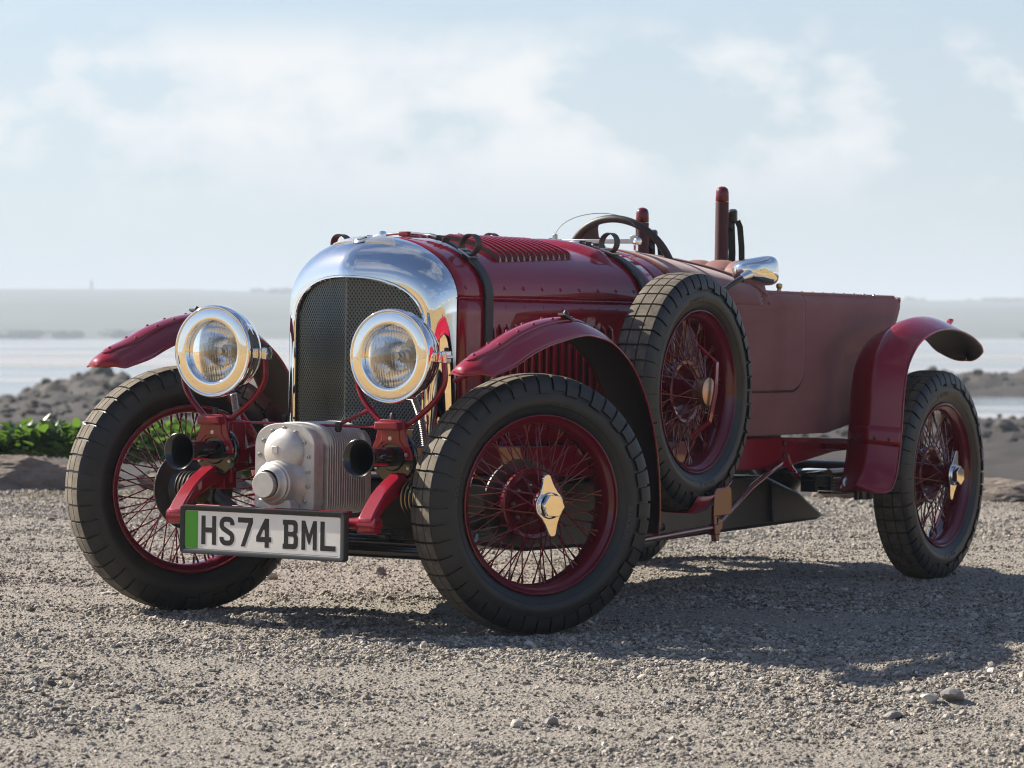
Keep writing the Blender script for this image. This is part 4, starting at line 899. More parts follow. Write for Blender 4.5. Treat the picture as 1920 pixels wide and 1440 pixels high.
# ---------- bonnet straps
for x, lb in ((-.252, 'front'), (-1.088, 'rear')):
    st = empty('bonnet_strap', car)
    for sg in (1, -1):
        a1 = ang_for_y(x, .205); angs = np.linspace(0, a1, 18)
        p_ = [(x, (interp(WX, x) + .0065) , z) for z in np.linspace(.52, .915, 8)] + [hood(x, a, .0065) for a in angs]
        sd2 = [(1, 0, 0)] * len(p_); q_ = np.array(p_) * np.array([1, sg, 1]); G().bar(q_, .042, .0085, (1, 0, 0)).obj('strap', 'strap_leather', st, bevel=.0015)
        # narrow tongue, buckle, keeper, loop
        a2 = ang_for_y(x, .085); tp = np.array([hood(x, a, .010) for a in np.linspace(a1 - .05, a2, 12)]) * np.array([1, sg, 1]); G().bar(tp, .026, .006, (1, 0, 0)).obj('strap_tongue', 'strap_leather', st, bevel=.0012)
        b = hood(x, a1 - .02, .013) * np.array([1, sg, 1]); tz = (hood(x, a1 + .05) - hood(x, a1 - .05)) * np.array([1, sg, 1]); tz /= np.linalg.norm(tz)
        g = G(); loop = [b + .026 * q1 * np.array([1, 0, 0]) + .021 * q2 * tz for q1, q2 in ((1, 1), (1, -1), (-1, -1), (-1, 1))]; g.tube(loop, .0032, 8, closed=True); g.tube([b - .026 * np.array([1, 0, 0]), b + .026 * np.array([1, 0, 0])], .0026, 8); g.obj('buckle', 'steel', st)
        c = hood(x, a1 + .02, .036) * np.array([1, sg, 1]); nn = np.cross(np.array([1, 0, 0]), tz); nn *= np.sign(nn[2]); lp = [c + .027 * (math.cos(a) * tz + 1.15 * math.sin(a) * nn) for a in np.linspace(R(-70), R(250), 22)]
        G().bar(lp, .030, .004, (1, 0, 0)).obj('strap_loop', 'strap_leather', st)
        kp = np.array([hood(x, a, .0135) for a in np.linspace(ang_for_y(x, .135), ang_for_y(x, .115), 5)]) * np.array([1, sg, 1]); g = G(); g.bar(kp, .032, .010, (1, 0, 0)); g.obj('keeper', 'strap_leather', st, bevel=.003)
        rd = np.array([hood(x, a, .012) for a in np.linspace(ang_for_y(x, .105), ang_for_y(x, .02), 8)]) * np.array([1, sg, 1]); g = G(); g.tube(rd, [.0075, .0078, .0078, .0045, .0042, .0042, .0042, .0042], 10); g.obj('tensioner', 'steel', st)
    g = G(); tp = hood(x, math.pi / 2, .010); g.box(tp, (.024, .034, .014)); g.obj('strap_anchor', 'paint', st, bevel=.003)
g = G(); tp = hood(-.13, math.pi / 2, .0); g.lathe([(0, .012), (.010, .012), (.014, .010), (.016, 0)], tp, (0, 0, 1), 16); g.obj('filler_cap', 'chrome', car)
g = G(); g.box(hood(-.84, R(94), .010), (.05, .03, .010)); g.bar([hood(-.60, R(100), .002), hood(-.60, R(100), .020) + np.array([-.03, .012, 0])], .016, .005, (0, 1, 0)); g.obj('bonnet_catch', 'dark_steel', car, bevel=.002)

# ================================================================== THE PLACE
def vnoise(x, y, seed=0):
    """smooth value noise, vectorised, 0..1"""
    xi = np.floor(x).astype(np.int64); yi = np.floor(y).astype(np.int64); xf = x - xi; yf = y - yi
    def h(a, b): n = (a * 374761393 + b * 668265263 + seed * 974711) & 0xffffffff; n = ((n ^ (n >> 13)) * 1274126177) & 0xffffffff; return ((n ^ (n >> 16)) & 0xffff) / 65535.
    u = xf * xf * (3 - 2 * xf); v = yf * yf * (3 - 2 * yf)
    return (h(xi, yi) * (1 - u) + h(xi + 1, yi) * u) * (1 - v) + (h(xi, yi + 1) * (1 - u) + h(xi + 1, yi + 1) * u) * v
def fbm(x, y, seed=0, oct=5, g=.5):
    s_ = 0; a = 1; t_ = 0
    for k in range(oct): s_ = s_ + a * vnoise(x, y, seed + k); t_ += a; a *= g; x = x * 2.03 + 7.1; y = y * 2.03 + 3.3
    return s_ / t_
# ---------- ground materials
def gravel_mat(name, base, dark, peb=True):
    t = mat(name); c = t.coord('Object')
    n1 = t.noise(1.3, 5, .6, t.coord('Object', (1, 1, 1))); n2 = t.noise(75, 5, .75, c); n3 = t.noise(9, 5, .65, c)
    col = t.mix(t.ramp(n2, [(.36, (0, 0, 0)), (.66, (1, 1, 1))]), dark, base)
    col = t.mix(t.ramp(n3, [(.3, (0, 0, 0)), (.75, (.7, .7, .7))]), col, tuple(.86 * q for q in base))
    vo = t.n('ShaderNodeTexVoronoi'); vo.inputs['Scale'].default_value = 110; t.l(c, vo.inputs['Vector'])
    b1 = t.bump(t.noise(60, 7, .78, c),   .75, .014); b2 = t.bump(vo.outputs['Distance'], .7, .008, b1)
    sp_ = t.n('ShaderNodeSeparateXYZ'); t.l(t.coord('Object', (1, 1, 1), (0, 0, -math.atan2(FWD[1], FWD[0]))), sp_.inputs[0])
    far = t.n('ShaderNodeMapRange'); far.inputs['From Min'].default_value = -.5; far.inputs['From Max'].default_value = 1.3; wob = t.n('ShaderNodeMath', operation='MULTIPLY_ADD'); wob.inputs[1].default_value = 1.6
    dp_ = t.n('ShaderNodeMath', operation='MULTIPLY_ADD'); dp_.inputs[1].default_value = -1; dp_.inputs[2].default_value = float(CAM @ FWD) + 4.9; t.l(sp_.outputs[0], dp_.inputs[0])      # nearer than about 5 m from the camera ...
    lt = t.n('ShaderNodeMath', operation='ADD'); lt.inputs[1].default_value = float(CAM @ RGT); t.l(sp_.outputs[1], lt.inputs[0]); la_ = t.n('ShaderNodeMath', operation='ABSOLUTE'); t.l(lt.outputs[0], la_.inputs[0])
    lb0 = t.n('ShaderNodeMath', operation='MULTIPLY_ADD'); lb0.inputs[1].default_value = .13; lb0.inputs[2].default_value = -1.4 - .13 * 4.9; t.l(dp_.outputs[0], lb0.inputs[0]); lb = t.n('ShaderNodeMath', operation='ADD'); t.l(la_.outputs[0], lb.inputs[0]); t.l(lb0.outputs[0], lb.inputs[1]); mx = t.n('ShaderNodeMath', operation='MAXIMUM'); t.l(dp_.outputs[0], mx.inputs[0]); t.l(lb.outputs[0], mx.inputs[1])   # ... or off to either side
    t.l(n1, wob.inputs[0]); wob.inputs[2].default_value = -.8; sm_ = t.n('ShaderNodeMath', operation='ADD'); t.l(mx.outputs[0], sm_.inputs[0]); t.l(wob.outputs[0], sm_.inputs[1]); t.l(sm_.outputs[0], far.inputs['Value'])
    col = t.mix(far.outputs[0], col, t.mix(t.ramp(n3, [(.3, (0, 0, 0)), (.7, (1, 1, 1))]), (.38, .235, .092), (.53, .355, .155)))      # golden tint added outside the view to warm the chrome's reflections and the bounce
    t.set(base=col, rough=.92, spec=.2, normal=b2); return t
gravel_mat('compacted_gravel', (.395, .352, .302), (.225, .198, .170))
t = mat('pebble'); oi = t.n('ShaderNodeObjectInfo')
t.set(base=t.ramp(oi.outputs['Random'], [(0, (.085, .080, .074)), (.25, (.20, .176, .150)), (.55, (.31, .270, .226)), (.85, (.39, .343, .290)), (1, (.47, .43, .38))]), rough=.85, spec=.25)
t = mat('stone_pale'); n_ = t.noise(16, 6, .7); t.set(base=t.ramp(n_, [(.3, (.36, .33, .29)), (.7, (.58, .55, .50))]), rough=.85, normal=t.bump(n_, .5, .01))
t = mat('stone_grey'); n_ = t.noise(22, 6, .7); t.set(base=t.ramp(n_, [(.3, (.15, .145, .14)), (.7, (.30, .28, .26))]), rough=.85, normal=t.bump(n_, .5, .01))
t = mat('boulder'); n_ = t.noise(5, 9, .72, t.coord('Object', (1, 1, 2.6), (.3, .4, .2))); t.set(base=t.ramp(n_, [(.28, (.085, .068, .055)), (.5, (.17, .135, .108)), (.72, (.27, .22, .175))]), rough=.9, normal=t.bump(n_, .7, .04, t.bump(t.noise(70, 4, .7), .35, .01)))
t = mat('shore_rock'); n_ = t.noise(1.2, 9, .7); t.set(base=t.ramp(n_, [(.3, (.009, .007, .006)), (.55, (.026, .020, .015)), (.8, (.070, .055, .042))]), rough=.8, normal=t.bump(n_, .8, .12))
t = mat('weed_beach'); n_ = t.noise(.55, 9, .72, t.coord('Object', (1, 1, 1))); n2 = t.noise(5, 5, .7)
t.set(base=t.mix(t.ramp(n2, [(.35, (0, 0, 0)), (.7, (.8, .8, .8))]), t.ramp(n_, [(.3, (.008, .006, .004)), (.52, (.028, .018, .011)), (.75, (.070, .046, .027))]), (.022, .015, .010)), rough=.8, normal=t.bump(n_, .8, .15))
t = mat('grass_green'); n_ = t.noise(.5, 8, .7); t.set(base=t.ramp(n_, [(.3, (.16, .12, .045)), (.6, (.30, .21, .085)), (.8, (.40, .29, .13))]), rough=.9)
t = mat('headland'); n_ = t.noise(.010, 8, .65); t.set(base=t.ramp(n_, [(.3, (.030, .038, .030)), (.55, (.060, .068, .048)), (.75, (.11, .105, .075))]), rough=.95)
t = mat('far_trees'); t.set(base=(.03, .042, .025), rough=.9)
t = mat('wet_sand'); t.set(base=(.36, .30, .25), rough=.55)
t = mat('hedge_green'); t.set(base=(.085, .095, .035), rough=.8)
t = mat('tower_stone'); t.set(base=(.22, .20, .18), rough=.9)
t = mat('dry_grass'); n_ = t.noise(30); t.set(base=t.ramp(n_, [(.3, (.17, .15, .04)), (.7, (.36, .28, .12))]), rough=.8)
def leafy(name, a, b, tr):
    t = mat(name); n_ = t.noise(7, 4); t.set(base=t.ramp(n_, [(.3, a), (.7, b)]), rough=.30, spec=.5)
    tl = t.n('ShaderNodeBsdfTranslucent'); tl.inputs[0].default_value = (*tr, 1); mx = t.n('ShaderNodeMixShader'); mx.inputs[0].default_value = .42
    t.l(t.b.outputs[0], mx.inputs[1]); t.l(tl.outputs[0], mx.inputs[2]); t.l(mx.outputs[0], t.out.inputs[0])
leafy('leaf_green', (.022, .058, .012), (.052, .108, .024), (.13, .24, .03))
t = mat('water'); c = t.coord('Object', (1, 1, 1))
lw = t.noise(.42, 6, .62, t.coord('Object', (1.0, .25, 1), (0, 0, YAW)), .4); wv = t.noise(2.2, 4, .6, t.coord('Object', (1.6, .5, 1), (0, 0, YAW)))
fl = t.noise(.020, 6, .6, t.coord('Object', (1, .16, 1), (0, 0, -math.atan2(FWD[1], FWD[0]))), .5)
wet = t.ramp(fl, [(.50, (0, 0, 0)), (.57, (1, 1, 1))])
t.set(base=t.mix(wet, (.06, .085, .095), (.40, .34, .30)), rough=t.ramp(fl, [(.50, (.12,) * 3), (.57, (.25,) * 3)]), spec=.6, normal=t.bump(wv, .18, .03, t.bump(lw, .2, .06)))

# ---------- gravel lot (one sheet; fine where the camera looks, coarse far out)
def axis_pts(segs):
    o = [segs[0][0]]
    for a, b, s_ in segs: o += list(np.linspace(a, b, max(2, int(round((b - a) / s_)) + 1))[1:])
    return np.array(o)
DEP = axis_pts([(-32, -4, 2.0), (-4, 4, .5), (4, 5.6, .1), (5.6, 16.4, .028), (16.4, 17.6, .12)])
LAT = axis_pts([(-60, -12, 4.0), (-12, -4, .5), (-4, 4, .030), (4, 12, .5), (12, 60, 4.0)])
CONT = [(M3 @ np.array(q))[:2] for q in ((0, TRK / 2, 0), (0, -TRK / 2, 0), (-WB, TRK / 2, 0), (-WB, -TRK / 2, 0))]
def lot_height(dep, lat):
    x = CAM[0] + FWD[0] * dep + RGT[0] * lat; y = CAM[1] + FWD[1] * dep + RGT[1] * lat
    z = lot_z(x, y)
    b = (fbm(dep * 1.6 + .22 * lat, lat * .28, 3, 4) - .5) * .055 + (fbm(dep * 5.5, lat * 2.2, 9, 4) - .5) * .020 + (fbm(dep * 20, lat * 14, 15, 3, .65) - .5) * .020
    k = np.ones_like(x)
    for q in CONT: k = np.minimum(k, 1 - np.exp(-(((x - q[0]) ** 2 + (y - q[1]) ** 2) / .30 ** 2)))
    b = b * k - .002
    b = b - .070 * (1 - sstep(7.75, 8.55, dep))
    ed = 16.05 + .35 * (fbm(lat * 1.1, lat * 0 + 2, 21, 4) - .5)
    b = b - .9 * sstep(0, 1.1, dep - ed - .12) + .02 * sstep(-.8, 0, dep - ed)
    return x, y, z + b
dd, ll = np.meshgrid(DEP, LAT, indexing='ij'); gx_, gy_, gz_ = lot_height(dd, ll)
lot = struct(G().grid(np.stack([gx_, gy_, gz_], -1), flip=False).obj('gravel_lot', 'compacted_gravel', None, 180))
# loose gravel over it: one object that scatters stones on a cloud of points
N = 640000
sd_ = 5.6 + (16.3 - 5.6) * rng.random(N) ** .85; sl_ = (rng.random(N) * 2 - 1) * (sd_ * .175 + 1.0)
band_ = fbm(sd_ * 1.15 + .16 * sl_, sl_ * .22, 3, 3); clump = fbm(sd_ * 3.1, sl_ * 1.5, 33, 4)
prob = np.clip((band_ * .55 + clump * .65 - .45) * 4.0, .34, 1); keep = rng.random(N) < prob; sd_, sl_, prob = sd_[keep], sl_[keep], prob[keep]
px_, py_, pz_ = lot_height(sd_, sl_)
size = np.clip(np.exp(rng.normal(math.log(.0026), .44, len(sd_))) * (.72 + .55 * prob), .0013, .012)
big_ = rng.random(len(sd_)) < .0022; size[big_] *= 1.8
me = bpy.data.meshes.new('loose_gravel'); me.from_pydata(np.stack([px_, py_, pz_ + size * .18], 1).tolist(), [], [])
at = me.attributes.new('size', 'FLOAT', 'POINT'); at.data.foreach_set('value', size.astype(np.float32)); me.materials.append(MATS['pebble'])
gvo = put('loose_gravel', me, kind='stuff')
ng = bpy.data.node_groups.new('scatter_gravel', 'GeometryNodeTree'); ng.interface.new_socket('Geometry', in_out='INPUT', socket_type='NodeSocketGeometry'); ng.interface.new_socket('Geometry', in_out='OUTPUT', socket_type='NodeSocketGeometry')
def gn(t, **k):
    n = ng.nodes.new(t)
    for a, b in k.items(): setattr(n, a, b)
    return n
gi, go = gn('NodeGroupInput'), gn('NodeGroupOutput'); L_ = ng.links.new
ins = gn('GeometryNodeInstanceOnPoints'); L_(gi.outputs[0], ins.inputs['Points'])
jn = gn('GeometryNodeJoinGeometry')
for k in range(4):
    ico = gn('GeometryNodeMeshIcoSphere'); ico.inputs['Radius'].default_value = 1; ico.inputs['Subdivisions'].default_value = 2
    spn = gn('GeometryNodeSetPosition'); nzv = gn('ShaderNodeTexNoise', noise_dimensions='4D'); nzv.inputs['Scale'].default_value = .95; nzv.inputs['W'].default_value = 3.7 * k; nzv.inputs['Detail'].default_value = 2
    vs = gn('ShaderNodeVectorMath', operation='SUBTRACT'); vs.inputs[1].default_value = (.5, .5, .5); L_(nzv.outputs['Color'], vs.inputs[0])
    vm = gn('ShaderNodeVectorMath', operation='SCALE'); vm.inputs['Scale'].default_value = 1.9; L_(vs.outputs[0], vm.inputs[0]); L_(ico.outputs[0], spn.inputs[0]); L_(vm.outputs[0], spn.inputs['Offset'])
    gti = gn('GeometryNodeGeometryToInstance'); L_(spn.outputs[0], gti.inputs[0]); L_(gti.outputs[0], jn.inputs[0])
L_(jn.outputs[0], ins.inputs['Instance']); ins.inputs['Pick Instance'].default_value = True
rv = gn('FunctionNodeRandomValue', data_type='FLOAT_VECTOR'); rv.inputs[0].default_value = (-.7, -.7, 0); rv.inputs[1].default_value = (.7, .7, 6.28)
def sock(n, name): return [q for q in n.outputs if q.enabled][0]
e2r = gn('FunctionNodeEulerToRotation'); L_(rv.outputs[0], e2r.inputs[0]); L_(e2r.outputs[0], ins.inputs['Rotation'])
rs_ = gn('FunctionNodeRandomValue', data_type='FLOAT_VECTOR'); rs_.inputs[0].default_value = (.75, .6, .45); rs_.inputs[1].default_value = (1.5, 1.1, .85); rs_.inputs['Seed'].default_value = 5
na = gn('GeometryNodeInputNamedAttribute', data_type='FLOAT'); na.inputs['Name'].default_value = 'size'
vsc = gn('ShaderNodeVectorMath', operation='SCALE'); L_(rs_.outputs[0], vsc.inputs[0]); L_([q for q in na.outputs if q.enabled][0], vsc.inputs['Scale']); L_(vsc.outputs[0], ins.inputs['Scale'])
sm = gn('GeometryNodeSetMaterial'); sm.inputs['Material'].default_value = MATS['pebble']; L_(ins.outputs[0], sm.inputs[0]); L_(sm.outputs[0], go.inputs[0])
mod = gvo.modifiers.new('scatter', 'NODES'); mod.node_group = ng

# ---------- stones one can pick out
import bmesh
def ico(sub):
    b = bmesh.new(); bmesh.ops.create_icosphere(b, subdivisions=sub, radius=1); v = np.array([q.co[:] for q in b.verts]); f = [tuple(q.index for q in p_.verts) for p_ in b.faces]; b.free(); return v, f
ICO = {k: ico(k) for k in (1, 2, 3, 4, 5)}
def rock(size, seed, sub=3, planes=11, rough=.05, m='stone_grey', name='stone', loc=(0, 0, 0), rot=0, smooth=28):
    rg = np.random.default_rng(seed); v, f = ICO[sub]; n = rg.normal(size=(planes, 3)); n /= np.linalg.norm(n, axis=1)[:, None]; h = rg.uniform(.55, .95, planes) if planes < 18 else rg.uniform(.50, .82, planes)
    dt = v @ n.T; r_ = np.where(dt > .05, h / np.maximum(dt, .05), 9).min(1); r_ = np.minimum(r_, 1.05)
    nn = np.array([mnoise.noise(Vector(q * 2.3) + Vector((seed, 0, 0))) for q in v]); n2 = np.array([mnoise.noise(Vector(q * 7) + Vector((0, seed, 0))) for q in v])
    n3 = np.array([abs(mnoise.noise(Vector(q * 4.1) + Vector((0, 0, seed)))) for q in v]) if sub > 4 else 0
    p_ = v * (r_ * (1 + rough * nn * 2 + rough * .6 * n2 - (rough * 1.6 * np.clip(.10 - n3, 0, 1) * 10 * .5 if sub > 4 else 0)))[:, None] * np.array(size) / 2
    o = G().add(p_, f).obj(name, m, None, smooth); o.location = loc; o.rotation_euler = (0, 0, rot); return o
def on_lot(px, py_):
    """where the sight line through this spot of the photograph meets the lot"""
    v = FWD * math.cos(PITCH) + UPW * math.sin(PITCH); u_ = np.cross(r0, v); v = v + r0 * ((px - 960) / F_PX) - u_ * ((py_ - 720) / F_PX); lo, hi = 4., 17.
    for _ in range(40):
        m_ = (lo + hi) / 2; q = CAM + v * m_; z = float(lot_height(np.array([(q - CAM) @ FWD]), np.array([(q - CAM) @ RGT]))[2][0])
        if q[2] > z: lo = m_
        else: hi = m_
    return CAM + v * lo
STN = [((1742, 1318), (.058, .042, .034), 'stone_pale', 'whitish stone, the palest of the pair right of the long shadow'),
       ((1786, 1312), (.066, .045, .036), 'stone_grey', 'rounded grey stone touching the whitish one right of the shadow'),
       ((1706, 1298), (.036, .026, .02), 'stone_grey', 'small dark stone just behind the whitish stone'),
       ((1672, 1348), (.062, .05, .026), 'stone_grey', 'flat grey slab stone in front of the whitish stone'),
       ((1860, 1262), (.03, .025, .02), 'stone_pale', 'small pale stone at the right edge of the lot beyond the pair'),
       ((510, 1086), (.050, .036, .030), 'stone_pale', 'smooth pale stone behind the far front wheel'),
       ((715, 1078), (.036, .026, .034), 'stone_grey', 'upright grey stone seen under the front axle'),
       ((165, 1098), (.036, .03, .016), 'stone_grey', 'dark flat stone left of the far front wheel'),
       ((258, 1334), (.030, .026, .022), 'stone_grey', 'dark angular pebble alone on the smooth gravel at lower left'),
       ((560, 1258 + 100), (.040, .03, .018), 'stone_grey', 'flat dark stone on the gravel below the number plate'),
       ((968, 1362), (.034, .026, .020), 'stone_pale', 'pale pebble in the foreground below the near front wheel'),
       ((1032, 1360), (.036, .03, .026), 'stone_grey', 'grey angular stone beside the pale foreground pebble'),
       ((200, 1115), (.085, .05, .014), 'stone_pale', 'thin pale slab lying flat by the far front wheel'),
       ((60, 1282), (.030, .026, .018), 'stone_grey', 'small dark stone near the left edge of the gravel')]
for k, ((a, b), sz, m_, lb) in enumerate(STN):
    q = on_lot(a, b); tag(rock(sz, 40 + k, 3, 12, .04, m_, 'stone', (q[0], q[1], q[2] + sz[2] * .30), rng.random() * 6), lb, 'stone', 'stones lying on the gravel')
# ---------- boulders along the seaward edge of the lot
BL = [(-3.35, 16.25, (.9, .6, .38), 'brown boulder at the far left end of the edge row'), (-2.33, 16.2, (.90, .60, .40), 'big split brown boulder left of the far front wheel under green plants'),
      (-1.55, 16.30, (.74, .5, .34), 'brown boulder seen through the spokes of the far front wheel'), (-.90, 16.35, (.62, .5, .32), 'boulder behind the supercharger'),
      (-.25, 16.30, (.70, .5, .28), 'low boulder hidden behind the near headlamp'), (.45, 16.35, (.75, .5, .27), 'low boulder behind the near front wheel'), (1.10, 16.30, (.70, .5, .27), 'low dark boulder behind the undertray'),
      (1.68, 16.35, (.62, .5, .26), 'low dark boulder seen below the leaf spring'), (2.35, 16.30, (.92, .55, .28), 'long low boulder right of the rear wheel'), (3.25, 16.35, (.9, .55, .28), 'low boulder at the right end of the edge row')]
for k, (la, de, sz, lb) in enumerate(BL):
    x, y, z = lot_height(np.array([15.9]), np.array([la])); q = wp(de, la, 0); tag(rock(sz, 90 + k, 5, 20, .05, 'boulder', 'boulder', (q[0], q[1], float(z[0]) + sz[2] * .10), math.atan2(RGT[1], RGT[0]) + .2 * (rng.random() - .5), 16), lb, 'boulder', 'boulders edging the gravel lot')
# ---------- fleshy green shore plants
def leaf(g, base, dirn, L, wd, bend):
    dirn = np.array(dirn) / np.linalg.norm(dirn); sd = np.cross(dirn, [0, 0, 1]); sd /= np.linalg.norm(sd) + 1e-9; tl = rng.normal(0, .35); upn = np.cross(sd, dirn); sd = sd * math.cos(tl) + upn * math.sin(tl); upn = np.cross(sd, dirn); rows = []
    for s_ in np.linspace(0, 1, 7):
        w = wd * (math.sin(math.pi * min(1, max(0, (s_ - .18) / .84)) ** .8) if s_ > .18 else 0) + .0022; c = np.array(base) + dirn * L * s_ - np.array([0, 0, 1]) * bend * L * s_ ** 2.2
        rows.append([c - sd * w + upn * w * .35, c, c + sd * w + upn * w * .35])
    g.grid(np.array(rows))
def plant(la, de, z, h, n, lb, rad):
    g = G()
    for k in range(int(n * 3.2)):
        a = rng.random() * 6.283; q = rad * math.sqrt(rng.random()); b = np.array([q * math.cos(a), q * math.sin(a), 0.01]); o = rng.random() * 6.283; up_ = rng.uniform(.45, 1.6)
        b[2] = h * .55 * rng.random() ** 1.3; leaf(g, b, (math.cos(o), math.sin(o), up_), h * rng.uniform(.22, .48), h * rng.uniform(.06, .115), rng.uniform(.05, .6))
    o = g.obj('shore_plant', 'leaf_green', None, 60); q = wp(de, la, z); o.location = q; return tag(o, lb, 'plant', 'leafy green plants on the boulders')
PLN = [(-2.62, 16.55, 0.17, .23, 150, 'leafy plant at the left edge of the photo above the split boulder'), (-2.30, 16.60, 0.18, .26, 200, 'tallest bright green leafy plant on the split boulder'), (-2.02, 16.55, 0.16, .22, 150, 'leafy plant hugging the tyre of the far front wheel'),
       (-1.72, 16.60, 0.15, .28, 200, 'bright green plant behind the left spokes of the far front wheel'), (-1.45, 16.60, 0.13, .28, 200, 'bright green plant behind the horn and brake disc'), (-1.18, 16.60, .07, .24, 150, 'green plant behind the damper and front spring'), (-3.05, 16.6, .10, .22, 90, 'leafy plant beyond the left edge'),
       (2.52, 15.95, .02, .055, 40, 'tiny green plant at the foot of the low boulder on the right'), (2.20, 16.0, .02, .035, 24, 'small flat green sprig left of the tiny plant on the right')]
for la, de, z, h, n, lb in PLN: plant(la, de, z, h, n, lb, h * .85)
g = G()
for k in range(5200):
    la = rng.uniform(-4, 3.4); de = rng.normal(15.78, .14); cl = vnoise(np.array([la * 3.1]), np.array([de * 4]), 5)[0]
    if la > -.9 and rng.random() < .86 or cl < .38: continue
    x, y, z = lot_height(np.array([de]), np.array([la])); b = np.array([x[0], y[0], z[0]]); a = rng.random() * 6.28; h = rng.uniform(.012, .040); w = .0014; s_ = np.array([math.cos(a), math.sin(a), 0]); t_ = b + np.array([rng.normal(0, .014), rng.normal(0, .014), h])
    g.add([b - s_ * w, b + s_ * w, t_], [(0, 1, 2)])
g.obj('dry_grass', 'dry_grass', None, 0, kind='stuff')
# ---------- foreshore, reef, sea
SEA = -1.78
DE = np.concatenate([np.linspace(15.4, 40, 90), np.linspace(40.3, 175, 330)]); LA = np.concatenate([np.linspace(-70, -26, 40), np.linspace(-25.6, 25.6, 250), np.linspace(26, 70, 40)])
dd, ll = np.meshgrid(DE, LA, indexing='ij')
def shore(dd, ll):
    z = np.interp(dd, [15.4, 17, 22, 42, 70, 86, 96, 118, 150, 175], [-.55, -.75, -.95, -1.08, -1.34, -1.58, -1.86, -2.15, -2.2, -2.3])
    n1 = fbm(dd * .22, ll * .30, 41, 6, .58); n2 = fbm(dd * .9, ll * 1.1, 47, 4, .6)
    z = z + (n1 - .5) * .34 * sstep(18, 40, dd) + (n2 - .5) * .16
    sp = ll / np.maximum(dd, 1)                                                     # the reef runs out to sea on the left
    rl = sstep(-.175, -.125, sp) * (1 - sstep(-.060, -.035, sp)); ridge = np.exp(-((dd - 101) / 17) ** 2) * rl
    z = z + ridge * (.98 + (fbm(dd * .25, ll * .55, 53, 5, .62) - .5) * 1.7 + (fbm(dd * .8, ll * 1.9, 57, 4, .65) - .5) * .9)
    left = (1 - sstep(-.05, .0, sp)); z = z + left * np.exp(-((dd - 78) / 16) ** 2) * .25
    rr_ = sstep(.075, .10, sp); bar = np.exp(-((dd - 139) / 11) ** 2) * rr_; z = z + bar * (1.15 + (fbm(dd * .35, ll * .6, 59, 5, .62) - .5) * 1.2)
    return z
zz_ = shore(dd, ll); Psh = CAM + np.multiply.outer(dd, FWD) + np.multiply.outer(ll, RGT); Psh[..., 2] = zz_
struct(G().grid(Psh).obj('foreshore', 'weed_beach', None, 180))
g = G()
for k in range(4200):
    de = rng.uniform(60, 152); sp = rng.choice([rng.uniform(-.19, -.02), rng.uniform(.07, .2)]); la = sp * de; z = float(shore(np.array([de]), np.array([la]))[0])
    if z < SEA - .05 or (z < -1.15 and rng.random() < .6): continue
    s_ = np.exp(rng.normal(-2.45, .55)); v, f = ICO[2]; n = rng.normal(size=(7, 3)); n /= np.linalg.norm(n, axis=1)[:, None]; dt = v @ n.T; r_ = np.where(dt > .05, rng.uniform(.6, .95, 7) / np.maximum(dt, .05), 9).min(1); g.add(v * np.minimum(r_, 1.1)[:, None] * np.array([s_, s_ * .9, s_ * .62]) @ np.array(Euler((0, 0, rng.random() * 6)).to_matrix()).T + wp(de, la, z + .05), f)
g.obj('reef_rocks', 'shore_rock', None, 25, kind='stuff')
g = G(); dw = np.array([60, 130, 200, 400, 800, 1500, 3000, 6000, 12000.]); lw_ = np.linspace(-1, 1, 9)
g.grid(np.array([[wp(a, b * (200 + a * 1.2), SEA) for b in lw_] for a in dw])); struct(g.obj('sea', 'water', None, 0))
# thin sand bars out on the flats
for k, (de, l0, l1, th) in enumerate([(240, -48, -6, 5), (300, -70, -18, 6), (390, -80, -5, 9), (520, -110, -10, 12), (260, 20, 60, 4), (330, 22, 80, 5), (480, 20, 120, 8), (700, -160, 130, 16)]):
    n = 60; ys_ = np.linspace(l0, l1, n); ed = th * (fbm(ys_ * .06 + k * 9, ys_ * 0, 61 + k, 4) * 1.5) * np.sqrt(np.clip(1 - np.abs(np.linspace(-1, 1, n)) ** 4, 0, 1))
    g = G(); g.grid(np.array([[wp(de + ed[i] * q, ys_[i], SEA + .10 * (1 - q * q) - .02) for q in np.linspace(-1, 1, 7)] for i in range(n)])); struct(g.obj('sand_bar', 'wet_sand' if 'wet_sand' in MATS else 'compacted_gravel', None, 180))
# ---------- headland across the bay
CRX, CRZ = [-.36, -.2, -.10, -.06, -.01, .06, .115, .16, .36], [21, 21.5, 21.8, 19.5, 17.5, 16.5, 16.0, 15.0, 14]
dl = np.concatenate([np.linspace(905, 1900, 80), [2300, 3000]]); la_ = np.linspace(-620, 620, 420); dd, ll = np.meshgrid(dl, la_, indexing='ij')
top = np.interp(ll / 1700, CRX, CRZ); z = SEA - .6 + (top + 2.2) * np.interp((dd - 905 - 30 * fbm(ll * .02, ll * 0, 71, 4)) / 795, [0, .05, .3, 1, 3], [0, .12, .42, 1, 1]) + (fbm(dd * .02, ll * .03, 73, 5) - .5) * 2.0 * sstep(930, 1100, dd); z = np.where(dd > 1750, z - (dd - 1750) * .01, z)
Ph = CAM + np.multiply.outer(dd, FWD) + np.multiply.outer(ll, RGT); Ph[..., 2] = z
struct(G().grid(Ph).obj('headland', 'headland', None, 180))
def crown_z(la): return float(np.interp(la / 1700, CRX, CRZ))
g = G()
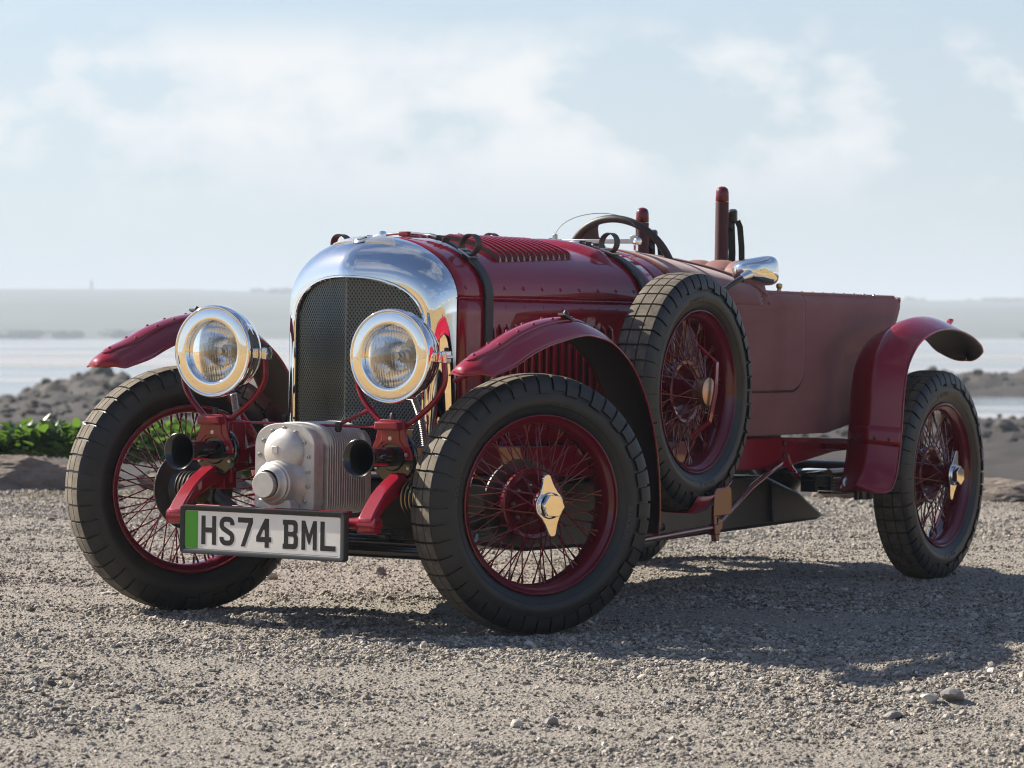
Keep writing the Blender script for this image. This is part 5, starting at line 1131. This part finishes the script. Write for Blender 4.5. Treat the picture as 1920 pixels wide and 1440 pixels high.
for k in range(420):   # wooded skyline and hedges, seen through kilometres of haze
    la = rng.uniform(-300, 340); cl = vnoise(np.array([la * .035]), np.array([3.3]), 81)[0]
    if la < -150: continue
    if cl < .42: continue
    h = rng.uniform(.8, 2.2) * (.5 + cl); de = rng.uniform(1690, 1740); v, f = ICO[2]; nn = np.array([mnoise.noise(Vector(q * 2) + Vector((k, 0, 0))) for q in v]); g.add(v * (1 + .4 * nn)[:, None] * np.array([h * 1.5, h * 1.5, h]) + wp(de, la, crown_z(la) + .1), f)
for k in range(260):
    la = rng.uniform(-150, 190); cl = vnoise(np.array([la * .05]), np.array([9.3]), 83)[0]
    if cl < .5: continue
    h = rng.uniform(.5, 1.6) * (.4 + cl); v, f = ICO[2]; nn = np.array([mnoise.noise(Vector(q * 2) + Vector((k, 5, 0))) for q in v]); g.add(v * (1 + .4 * nn)[:, None] * np.array([h * 2.2, h * 2, h]) + wp(rng.uniform(930, 960), la, SEA + 1.2), f)
g.obj('far_woods', 'far_trees', None, 60, kind='stuff')
tw = empty('watch_tower', None); tw.location = wp(1720, (172 - 960) / F_PX * 1720, 21.4); tw.scale = (1.35, 1.35, 1.35); tag(tw, 'faint tower on the skyline of the headland, upper left', 'tower')
G().lathe([(0, .62), (3.2, .52), (3.2, 0)], (0, 0, 0), (0, 0, 1), 16).obj('shaft', 'tower_stone', tw); G().lathe([(3.2, .62), (3.4, .66), (3.6, .60), (3.6, 0)], (0, 0, 0), (0, 0, 1), 16).obj('parapet', 'tower_stone', tw)
g = G(); g.grid(np.array([[wp(a, b, -.62 if abs(b) > 55 or a < -30 else -1.0) for b in (-1500, -400, -62, -56, 56, 62, 400, 1500)] for a in (-1500, -300, -62, -31, 15)])); struct(g.obj('field', 'grass_green', None, 0))
# ---------- land behind the camera (seen only in the chrome): grass bank and bushes
dd, ll = np.meshgrid(np.concatenate([np.linspace(-31, -60, 30), np.linspace(-64, -260, 20)]), np.linspace(-220, 220, 90), indexing='ij')
z = np.interp(-dd, [31, 36, 48, 60, 120, 260], [-.4, 1.2, 4.2, 5.6, 8, 14]) + (fbm(dd * .08, ll * .06, 91, 5) - .5) * np.interp(-dd, [31, 60, 260], [.2, 2.5, 9]); Pb = CAM + np.multiply.outer(dd, FWD) + np.multiply.outer(ll, RGT); Pb[..., 2] = z
struct(G().grid(Pb, flip=True).obj('grass_bank', 'grass_green', None, 180))
g = G()
for k in range(7):
    la = rng.uniform(-90, 90); de = -rng.uniform(40, 56); c = wp(de, la, np.interp(-de, [31, 36, 48, 60], [-.4, 1.2, 4.2, 5.6]) + .4); s_ = rng.uniform(.5, 1.3)
    for j in range(120):
        v = rng.normal(size=3); v /= np.linalg.norm(v); q = c + v * s_ * rng.uniform(.55, 1.0) * np.array([1.3, 1.3, .9]); a = rng.normal(size=3); a /= np.linalg.norm(a); b = np.cross(a, v); e = rng.uniform(.10, .22)
        g.add([q - a * e - b * e, q + a * e - b * e, q + a * e + b * e, q - a * e + b * e], [(0, 1, 2, 3)])
g.obj('hedge', 'hedge_green', None, 0, kind='stuff')
# ---------- sea haze: one closed box of thin air round everything
hz = bpy.data.materials.new('haze'); hz.use_nodes = True; nt = hz.node_tree; nt.nodes.clear(); o_ = nt.nodes.new('ShaderNodeOutputMaterial'); pv = nt.nodes.new('ShaderNodeVolumePrincipled')
pv.inputs['Color'].default_value = (.80, .88, .97, 1); pv.inputs['Density'].default_value = .0007; pv.inputs['Anisotropy'].default_value = 0.0; nt.links.new(pv.outputs[0], o_.inputs['Volume']); MATS['haze'] = hz
g = G(); c0 = wp(4900, 0, 0); g.box((0, 0, 0), (11000, 16000, 34)); hb = g.obj('haze', 'haze', None, 0, kind='stuff'); hb.location = (c0[0], c0[1], 13.5); hb.rotation_euler = (0, 0, math.atan2(FWD[1], FWD[0]))
